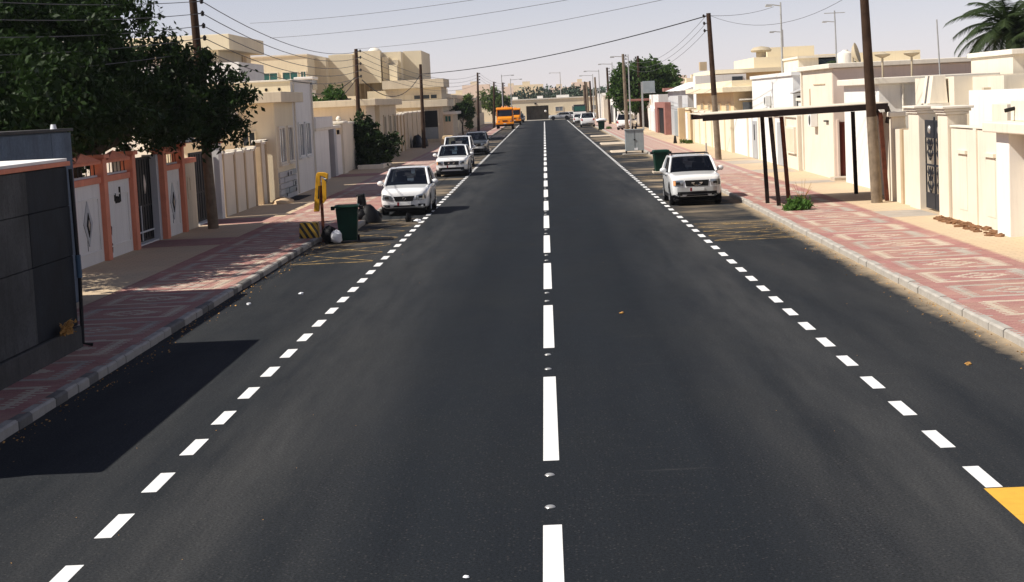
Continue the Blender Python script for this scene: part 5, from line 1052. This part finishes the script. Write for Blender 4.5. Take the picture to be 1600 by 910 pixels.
car('parked_car', 'white off-roader with silver bumper parked alone on the right', (5.38,65.5,0), R(.3), 4.74, 1.87, 1.76, 1.12, 1.18, -.85, -.15, 1.75, 2.15, 2.85, .39, lower='silver', grille='tall', boxy=1., rack=True, wroof=.78, glass='glass_tint')
car('parked_car', 'large white off-roader seen from behind in the right parking lane', (6.05,250,0), R(180), 5.0, 2.05, 2.0, 1.2, 1.28, -.85, -.1, 1.95, 2.35, 2.9, .42, boxy=.7, grille='tall', lower='dark', wroof=.82, detail=False)
car('parked_car', 'white car mostly hidden in front of the rear-facing white off-roader', (5.45,284,0), R(180), 4.6, 1.8, 1.6, 1.0, 1.05, lower='dark', detail=False)
car('parked_car', 'white off-roader pulled up on the right pavement behind the grey cabinet', (9.75,208.5,.137), R(168), 4.6, 1.85, 1.85, 1.1, 1.16, boxy=.7, grille='tall', lower='dark', wroof=.82, glass='glass_tint', detail=False)
car('parked_car', 'dark car parked behind the orange vehicles near the road end', (-4.9,336,0), 0, 4.6, 1.85, 1.8, 1.05, 1.1, paint='car_dark', lower='dark', detail=False)
for k, (x, y, pn, lab) in enumerate(((3.0,352.5,'car_silver','silver car standing across the road end right of the gateway'),(6.2,353.5,'car_white','white car in the cross street below the cream windows'),(-6.2,354,'car_white','white car in the cross street before the long wall'),(9.6,353,'car_white','white car in the cross street at the right'))):
    car('parked_car', lab, (x,y,0), R(90 if k % 2 else -90), 4.5, 1.8, 1.55, .98, 1.02, paint=pn, detail=False)
# orange truck
def truck(label, loc, tank=True, s=1.):
    t = thing('orange_truck', label, 'truck', (0,0,0)); O = 'truck_orange'
    part(t, 'cab', MB().add([(-1.15,-.9,1.0),(1.15,-.9,1.0),(1.15,1.1,1.0),(-1.15,1.1,1.0),(-1.15,-1.05,1.85),(1.15,-1.05,1.85),(1.15,1.1,1.85),(-1.15,1.1,1.85)], [(3,2,1,0),(4,5,6,7),(0,1,5,4),(1,2,6,5),(2,3,7,6),(3,0,4,7)]), O, bev=.06)
    part(t, 'cab_roof', MB().prism([(-1.1,2.72),(-1.28,2.78),(-1.2,2.98),(-.6,3.1),(1.1,3.08),(1.1,2.72)], 'x', -1.18, 1.18), O, bev=.06)
    for x in (-1.1, 1.1):
        part(t, 'pillar', MB().cyl((x,-.98,1.83),(x,-.9,2.75),.07,n=8), O); part(t, 'rear_pillar', MB().box(x-.06,x+.06,.7,1.1,1.83,2.73), O)
    part(t, 'windscreen', MB().grid(lambda u, v: (-1.06+2.12*u, -1.02+.1*v-.06*(1-(2*u-1)**2), 1.86+.86*v), 8, 2), 'glass_car', 60); part(t, 'cab_back', MB().box(-1.1,1.1,1.02,1.08,1.84,2.72), 'cabin_dark'); part(t, 'seat_back', MB().box(-.9,.9,.5,.62,1.8,2.3), 'seat_dark', bev=.05)
    part(t, 'hood', MB().prism([(-1.0,1.84),(-1.75,1.72),(-1.92,1.55),(-2.0,.95),(-.9,.95)], 'x', -1.02, 1.02), O, bev=.10)
    part(t, 'grille', MB().prism([(-.38,1.28),(.38,1.28),(.30,1.10),(-.30,1.10)], 'y', -2.02, -1.98), 'black_plastic'); part(t, 'bumper', MB().box(-1.28,1.28,-2.15,-1.85,.72,.98), O, bev=.05)
    for x in (-.85, .85): part(t, 'headlight', MB().cyl((x,-2.02,1.12),(x,-1.96,1.12),.12,n=14), 'lamp_lens'); part(t, 'fender', MB().prism([(-1.95,.95),(-1.75,1.3),(-.95,1.3),(-.75,.95)], 'x', *sorted((x*1.2, x*1.45))), O, bev=.05)
    part(t, 'undercarriage', MB().box(-.95,.95,-1.8,5.2,.45,.95), 'rubber'); part(t, 'plate', MB().box(-.2,.2,-2.17,-2.151,.78,.88), 'number_plate')
    for y in (-1.35, 3.2, 4.5):
        for x in (-1.05, 1.05):
            o = part(t, 'wheel', MB().cyl((x-.15,y,.5),(x+.15,y,.5),.5,n=20), 'rubber', 40); part(o, 'rim', MB().cyl((x+(.155 if x > 0 else -.155),y,.5),(x+(.17 if x > 0 else -.17),y,.5),.28,n=14), 'rim_silver')
    part(t, 'load_body', MB().box(-1.15,1.15,1.3,5.6,1.0,2.3 if tank else 1.9), O if tank else 'car_silver', bev=.05)
    for x in (-.3, .1, .35): part(t, 'roof_beacon', MB().lathe([(.10,0),(.12,.1),(.08,.2),(.01,.24)], (x,-.5,3.07), 10), 'lamp_amber', 50)
    for x in (-1.35, 1.35): o = part(t, 'wing_mirror', MB().box(x-.09,x+.09,-1.2,-1.12,2.0,2.45), 'black_plastic', bev=.02); part(o, 'mirror_stalk', MB().cyl((x*.85,-1.0,2.3),(x,-1.15,2.25),.025), 'black_plastic')
    t.location = loc; t.scale = (s,s,s); return t
truck('orange truck with beacons on its roof facing the camera in the far left lane', (-5.95,262,0), True, 1.06)
truck('second orange truck with silver load body behind the first', (-5.3,305,0), False, .95)
# minibus on the far right
t = thing('minibus', 'dark green glazed minibus parked far right behind the white off-roader', 'bus', (0,0,0))
part(t, 'body', MB().box(-1.15,1.15,-3.2,3.2,.4,1.7), 'car_white', bev=.1); part(t, 'upper_body', MB().taper(-1.13,1.13,-3.1,3.1,1.703,3.0,.08), 'car_dark', bev=.08); part(t, 'rear_window', MB().box(-.95,.95,-3.16,-3.09,1.85,2.7), 'window_green')
for s_ in (-1, 1):
    for k in range(4): part(t, 'side_window', MB().box(*sorted((s_*1.08,s_*1.14)),-2.7+k*1.4,-1.5+k*1.4,1.85,2.65), 'window_green')
    for y in (-2, 2): part(t, 'wheel', MB().cyl((s_*.9,y,.42),(s_*1.17,y,.42),.42,n=18), 'rubber', 40)
t.location = (6.35, 318, 0)
# ---------------------------------------------------------------- plants
def leaves(blobs, n, size, seed, clump=.45, nclump=220, shell=.55, droop=.2, asp=.42):
    rg = np.random.default_rng(seed); wts = np.array([b[1][0]*b[1][1]*b[1][2] for b in blobs])**.75; wts = wts/wts.sum()
    ci = rg.choice(len(blobs), nclump, p=wts); d = rg.normal(size=(nclump,3)); d /= np.linalg.norm(d, axis=1)[:,None]
    rad = (shell + (1-shell)*rg.random(nclump)**.6)[:,None]*(1+.10*rg.normal(size=(nclump,1)))
    C = np.array([blobs[i][0] for i in ci]) + d*rad*np.array([blobs[i][1] for i in ci])
    k = rg.integers(0, nclump, n); sp = clump*(.6+.8*rg.random(nclump))[k][:,None]
    Pn = C[k] + rg.normal(size=(n,3))*sp*np.array([.55,.55,.42]); s = size*(.6+.8*rg.random(n))[:,None]
    a = rg.normal(size=(n,3)); a[:,2] -= droop; a /= np.linalg.norm(a, axis=1)[:,None]
    b = np.cross(a, rg.normal(size=(n,3))); b /= np.linalg.norm(b, axis=1)[:,None]; nn = np.cross(a, b)
    V = np.empty((n,4,3)); V[:,0] = Pn - a*s; V[:,1] = Pn + b*s*asp + nn*s*.12; V[:,2] = Pn + a*s; V[:,3] = Pn - b*s*asp + nn*s*.12
    return V.reshape(-1,3)
def leafmesh(parent, name, V, m, off=(0,0,0), kind=None):
    n = len(V)//4; me = bpy.data.meshes.new(name); me.vertices.add(4*n); me.vertices.foreach_set('co', (V-np.array(off)).astype(np.float32).ravel())
    me.loops.add(4*n); me.loops.foreach_set('vertex_index', np.arange(4*n, dtype=np.int32)); me.polygons.add(n)
    me.polygons.foreach_set('loop_start', np.arange(0,4*n,4,dtype=np.int32)); me.polygons.foreach_set('loop_total', np.full(n,4,dtype=np.int32))
    me.materials.append(MAT[m]); me.update(calc_edges=True); o = bpy.data.objects.new(name, me); col.objects.link(o); o.parent = parent; ORIG[o.name] = off; return tag(o, kind=kind)
def tree(name, label, base, blobs, n, size, m, seed, tr=.2, clump=.45, nclump=220, shell=.5, limbs=9, cat='tree', droop=.2):
    t = thing(name, label, cat, base); b = Vector(base); rd = random.Random(seed); c0 = Vector(blobs[0][0]); fork = b.lerp(Vector((c0.x, c0.y, 0)), .3); fork.z = b.z + (c0.z-b.z)*.42
    mb = MB(); mb.tube([b, b.lerp(fork,.5)+Vector((rd.uniform(-.1,.1),0,0)), fork], [tr*1.25,tr,tr*.85], 10)
    for k in range(limbs):
        bl = blobs[k % len(blobs)]; e = Vector([bl[0][i] + rd.uniform(-.65,.65)*bl[1][i] for i in range(3)]); mid = fork.lerp(e,.5)+Vector((rd.uniform(-.3,.3)*tr*4,rd.uniform(-.3,.3)*tr*4,.25))
        mb.tube([fork, mid, e], [tr*.55,tr*.33,tr*.1], 7)
    part(t, 'trunk', mb, 'trunk', 60); leafmesh(t, 'crown', leaves(blobs, n, size, seed, clump, nclump, shell, droop), m, base); return t
tree('ficus_tree', 'big dark dense tree overhanging the white and orange wall', (-14.2,54.5,.0), [((-16.6,53.5,6.4),(4.3,5.5,3.6)),((-15.2,57,5.8),(3.4,3.5,3.2)),((-16.3,50.0,6.3),(4.2,4.2,3.6)),((-11.6,58.0,4.9),(1.9,2.3,1.75)),((-12.6,56.5,4.35),(2.0,2.4,1.2)),((-14,52,4.3),(2.8,4.0,1.2)),((-10.95,58.5,4.1),(1.0,1.4,1.1)),((-15.6,43,5.3),(3.4,4.5,1.9)),((-14.2,47,4.6),(2.4,4,1.8)),((-13.2,42.5,4.1),(1.7,4.6,1.0)),((-13.2,48.5,4.3),(1.7,3.5,1.1))], 140000, .112, 'leaf_dark', 1, .36, .42, 1450, .2, 14)
tree('villa_tree', 'bushy green tree behind the white portal wall and the thin pole', (-16.5,128,0), [((-16.4,128,3.6),(2.6,2.4,1.7)),((-14.9,127,3.4),(1.6,1.8,1.6)),((-18,129,3.2),(1.8,2,1.2)),((-15.2,128,4.6),(1.3,1.5,1.2))], 9000, .19, 'leaf_mid', 2, .2, .4, 160, .3)
tree('street_bush', 'dark leafy bush growing round the pole foot on the left pavement', (-11.7,116,.13), [((-11.9,116,1.6),(1.15,1.4,1.5)),((-11.3,116.3,1.3),(1.2,1.3,1.1)),((-12.2,116,2.7),(.7,.9,.9)),((-10.4,116.4,1.8),(.8,.6,.5)),((-11.6,116,.7),(1.0,1.3,.6))], 9000, .15, 'leaf_dark', 3, .09, .3, 190, .2, 10, 'bush')
tree('street_tree', 'young thin tree beside the tan row house', (-10.6,225,.13), [((-10.6,225,3.2),(1.3,1.3,.9))], 1800, .2, 'leaf_dark', 4, .1, .35, 50, .3, 5)
tree('climbing_plant', 'tall green climbing plant against the tan row house wall', (-10.9,250,.13), [((-10.9,250,2.5),(.7,1.2,2.4)),((-10.8,250,4.4),(.6,1,1.2))], 2600, .2, 'leaf_light', 5, .06, .35, 70, .3, 5, 'plant')
tree('far_tree', 'green tree behind the orange truck at the row end', (-10.0,340,0), [((-10.2,340,4.6),(2.8,2.4,2.4)),((-8.2,341,3.8),(2.0,2,1.6))], 3600, .3, 'leaf_light', 6, .2, .6, 90, .4)
tree('right_tree', 'large round green tree above the right wall behind the poles', (12.8,222,0), [((12.6,222,6.0),(3.6,3.2,2.5)),((10.2,221,5.2),(2.0,2.2,2.4)),((15.0,222,5.4),(2.4,2.4,2.0)),((11.2,220,3.6),(1.8,1.8,1.6)),((13,222,7.4),(2.0,2,1.2)),((9.6,221,4.2),(1.2,1.5,1.7))], 15000, .27, 'leaf_green', 7, .35, .6, 260, .35)
tree('far_tree', 'small hazy tree behind the tan roofed house', (18,260,0), [((18,260,6.2),(2.6,2.4,1.9))], 2200, .32, 'leaf_mid', 8, .2, .6, 60, .4)
# palms
def palm(name, label, base, h, nf, fl, seed, m='leaf_palm', tr=.2, upright=.4, lf=.55):
    t = thing(name, label, 'palm tree', base); rd = random.Random(seed); b = Vector(base); top = b + Vector((.1,0,h)); mb = MB(); pts = [b.lerp(top, k/8) for k in range(9)]
    mb.tube(pts, [tr*(1.15-.03*k)*(1+.06*(k % 2)) for k in range(9)], 12); part(t, 'trunk', mb, 'palm_trunk', 40)
    for i in range(nf):
        az = 2*math.pi*i/nf*2.39996*nf/ (2*math.pi) if False else i*2.39996; el = R(-18 + 98*((i+.5)/nf)**.85); L = fl*rd.uniform(.85,1.1); mb = MB(); prev = top + Vector((0,0,.05)); pts = [prev]; e = el; seg = 11
        hd = Vector((math.cos(az), math.sin(az), 0))
        for k in range(seg): d = hd*math.cos(e) + Vector((0,0,math.sin(e))); prev = prev + d*L/seg; pts.append(prev); e -= R(6.5 + 5*rd.random())
        mb.tube(pts, [.035*(1-.85*k/seg) for k in range(seg+1)], 5)
        side = hd.cross(Vector((0,0,1)))
        for k in range(1, seg):
            for u in (0,.2,.4,.6,.8):
                p = pts[k].lerp(pts[k+1], u); dr = (pts[k+1]-pts[k]).normalized(); q = (k+u)/seg; ll = lf*(.55+.9*math.sin(min(1,q*1.1)*math.pi)**.6*.6)
                for sg in (-1, 1):
                    tip = p + (side*sg*.78 + dr*.55 + Vector((0,0,-.22-.2*rd.random())))*ll; w = dr*.034; mb.add([p-w, p+w, tip], [(0,1,2)])
        part(t, 'frond', mb, m, label=None)
    return t
palm('date_palm', 'tall feathery palm rising behind the roof at the upper right', (23.2,88,0), 6.3, 44, 3.3, 5, upright=.5, lf=.75)
palm('date_palm', 'denser palm crown cut by the right edge behind the roof', (24.9,86,0), 5.6, 40, 2.9, 9, lf=.7)
palm('date_palm', 'small palm beside the big round right tree', (16.4,214,0), 4.0, 22, 2.4, 6, lf=.6)
palm('date_palm', 'dry low palm behind the tan shape on the white house roof', (17.6,105,0), 5.0, 16, 1.3, 8, lf=.4)
# weed by the canopy posts
t = thing('pavement_weed', 'green weed tuft growing at the canopy posts on the right pavement', 'weed', (8.0,56.6,.13)); rd = random.Random(5)
leafmesh(t, 'leaves', leaves([((8.0,56.6,.28),(.42,.5,.22)),((7.75,56.5,.22),(.2,.3,.16)),((8.3,56.6,.25),(.22,.3,.18))], 1700, .07, 5, .12, 60, .2, 0, .3), 'leaf_weed', (8.0,56.6,.13)); mb = MB()
for k in range(9): a = rd.uniform(0,6.28); mb.tube([(8.2,56.8,.13),(8.25+.1*math.cos(a),56.8,.55),(8.25+.32*math.cos(a),56.8+.2*math.sin(a),rd.uniform(.75,1.15))], [.01,.008,.004], 4)
part(t, 'dry_stalks', mb, 'dry_weed')
for k, (x, y, s) in enumerate(((7.9,216.5,.3),(11.0,139,.25),(11.3,137.5,.2))):
    t = thing('pavement_weed', ('small weed beside the far green bin','low dry weed at the foot of the yellow pillar','low dry weed along the pale yellow wall')[k], 'weed', (x,y,.13)); leafmesh(t, 'leaves', leaves([((x,y,.13+s*.5),(s*1.4,s*1.4,s*.5))], 250, .09, 20+k, .14, 16, .2, 0, .3), 'leaf_weed' if k == 0 else 'leaf_light', (x,y,.13))
# ---------------------------------------------------------------- road end and far background
t = thing('end_building', 'long low cream building closing the road end with dark gateway', 'building', (0,362,0))
bx(t, 'wall', -26, -3.75, 361, 372, 0, 4.25, 'plaster_beige'); bx(t, 'wall', .85, 40, 361, 372, 0, 4.25, 'plaster_beige'); bx(t, 'gate_lintel', -3.747, .847, 361, 372, 3.0, 4.2, 'plaster_beige'); bx(t, 'gate', -3.747, .847, 362.5, 362.7, 0, 2.997, 'wall_dark_a')
bx(t, 'coping', -26.2, 40.2, 360.8, 372.2, 4.253, 4.5, 'trim_ivory')
for x in (2.2, 5.6, 9.4, 14): win_y(t, 361, x, x+1.7, 1.6, 2.7, 'window_grey', 'plaster_ivory', .12, 1)
for x, wd in ((-6.5,1.1),(-1.4,1.2),(2.6,2.6),(12,1.5)): bx(t, 'roof_tank', x, x+wd, 362, 363.5, 4.503, 5.0, 'roof_white')
part(t, 'gate_lamp', MB().lathe([(.1,0),(.22,.1),(.22,.35),(.05,.45)], (.2,360.6,1.6), 10), 'paper_white', 50); part(t, 'gate_mark', MB().box(-2.0,-1.6,360.9,360.99,3.3,3.6), 'slot_dark')
solo('end_kerb', MB().box(-30,40,358.0,358.4,-.02,.15), 'trim_ivory', 'pale kerb along the cross street at the road end', 'kerb', bev=.02)
rg = np.random.default_rng(3); bl = []
for k in range(70):
    x = -75 + 165*(k+rg.random())/70; h = 5.2+1.7*math.sin(x*.09+1)+1.2*rg.random(); y = 470+60*rg.random(); bl.append(((x,y,h*.5),(3.4+rg.random()*1.4,4,h*.55)))
o = leafmesh(None, 'distant_wood', leaves(bl, 42000, .5, 4, .9, 2200, .45, 0), 'far_tree', (0,0,0), 'stuff'); tag(o, 'bluish distant wood beyond the road end', 'wood')
t0 = None; rd = random.Random(9)
for k in range(16):
    x = -60 + 9.5*k + rd.uniform(-3,3); y = 640+rd.uniform(-40,60); wd = rd.uniform(3,6.5); h = 9.0+rd.uniform(-1.5,1.8)
    t = thing('skyline_building', 'pinkish building on the hazy skyline beyond the distant wood', 'building', (x,y,0), 'skyline buildings'); bx(t, 'wall', x-wd, x+wd, y, y+9, 0, h, 'plaster_pink' if k % 3 else 'plaster_beige'); bx(t, 'roof_room', x-wd*.4, x+wd*.1, y+2, y+6, h+.003, h+1.2, 'plaster_cream')
for k, (x0, x1, y, h, lab) in enumerate(((16,30,300,4.6,'low pale house in the right distance behind the tree'),(22,50,235,5.0,'low pale house behind the tarpaulin house'),(-40,-14,300,4.6,'low tan house in the left distance behind the row'),(34,60,180,5.4,'pale house far right behind the tan roof'),(24,44,108,4.6,'pale house behind the white street house'))):
    t = thing('background_house', lab, 'house', ((x0+x1)/2,y,0)); bx(t, 'wall', x0, x1, y, y+14, 0, h, 'plaster_beige' if k % 2 else 'plaster_ivory'); bx(t, 'parapet', x0-.2, x1+.2, y-.2, y+14.2, h+.003, h+.4, 'trim_ivory')
# haze
m = bpy.data.materials.new('haze_air'); m.use_nodes = True; nt = m.node_tree; nt.nodes.remove(nt.nodes['Principled BSDF'])
pv = nt.nodes.new('ShaderNodeVolumePrincipled'); pv.inputs['Color'].default_value = (.86,.91,1.0,1); pv.inputs['Density'].default_value = HAZE; pv.inputs['Anisotropy'].default_value = .25
nt.links.new(pv.outputs[0], nt.nodes['Material Output'].inputs['Volume']); MAT['haze_air'] = m
if HAZE: solo('haze', MB().box(-160,160,-40,760,-1.2,15), 'haze_air', 'thin pale haze filling the street air', 'haze', kind='stuff', loc=(0,0,0))
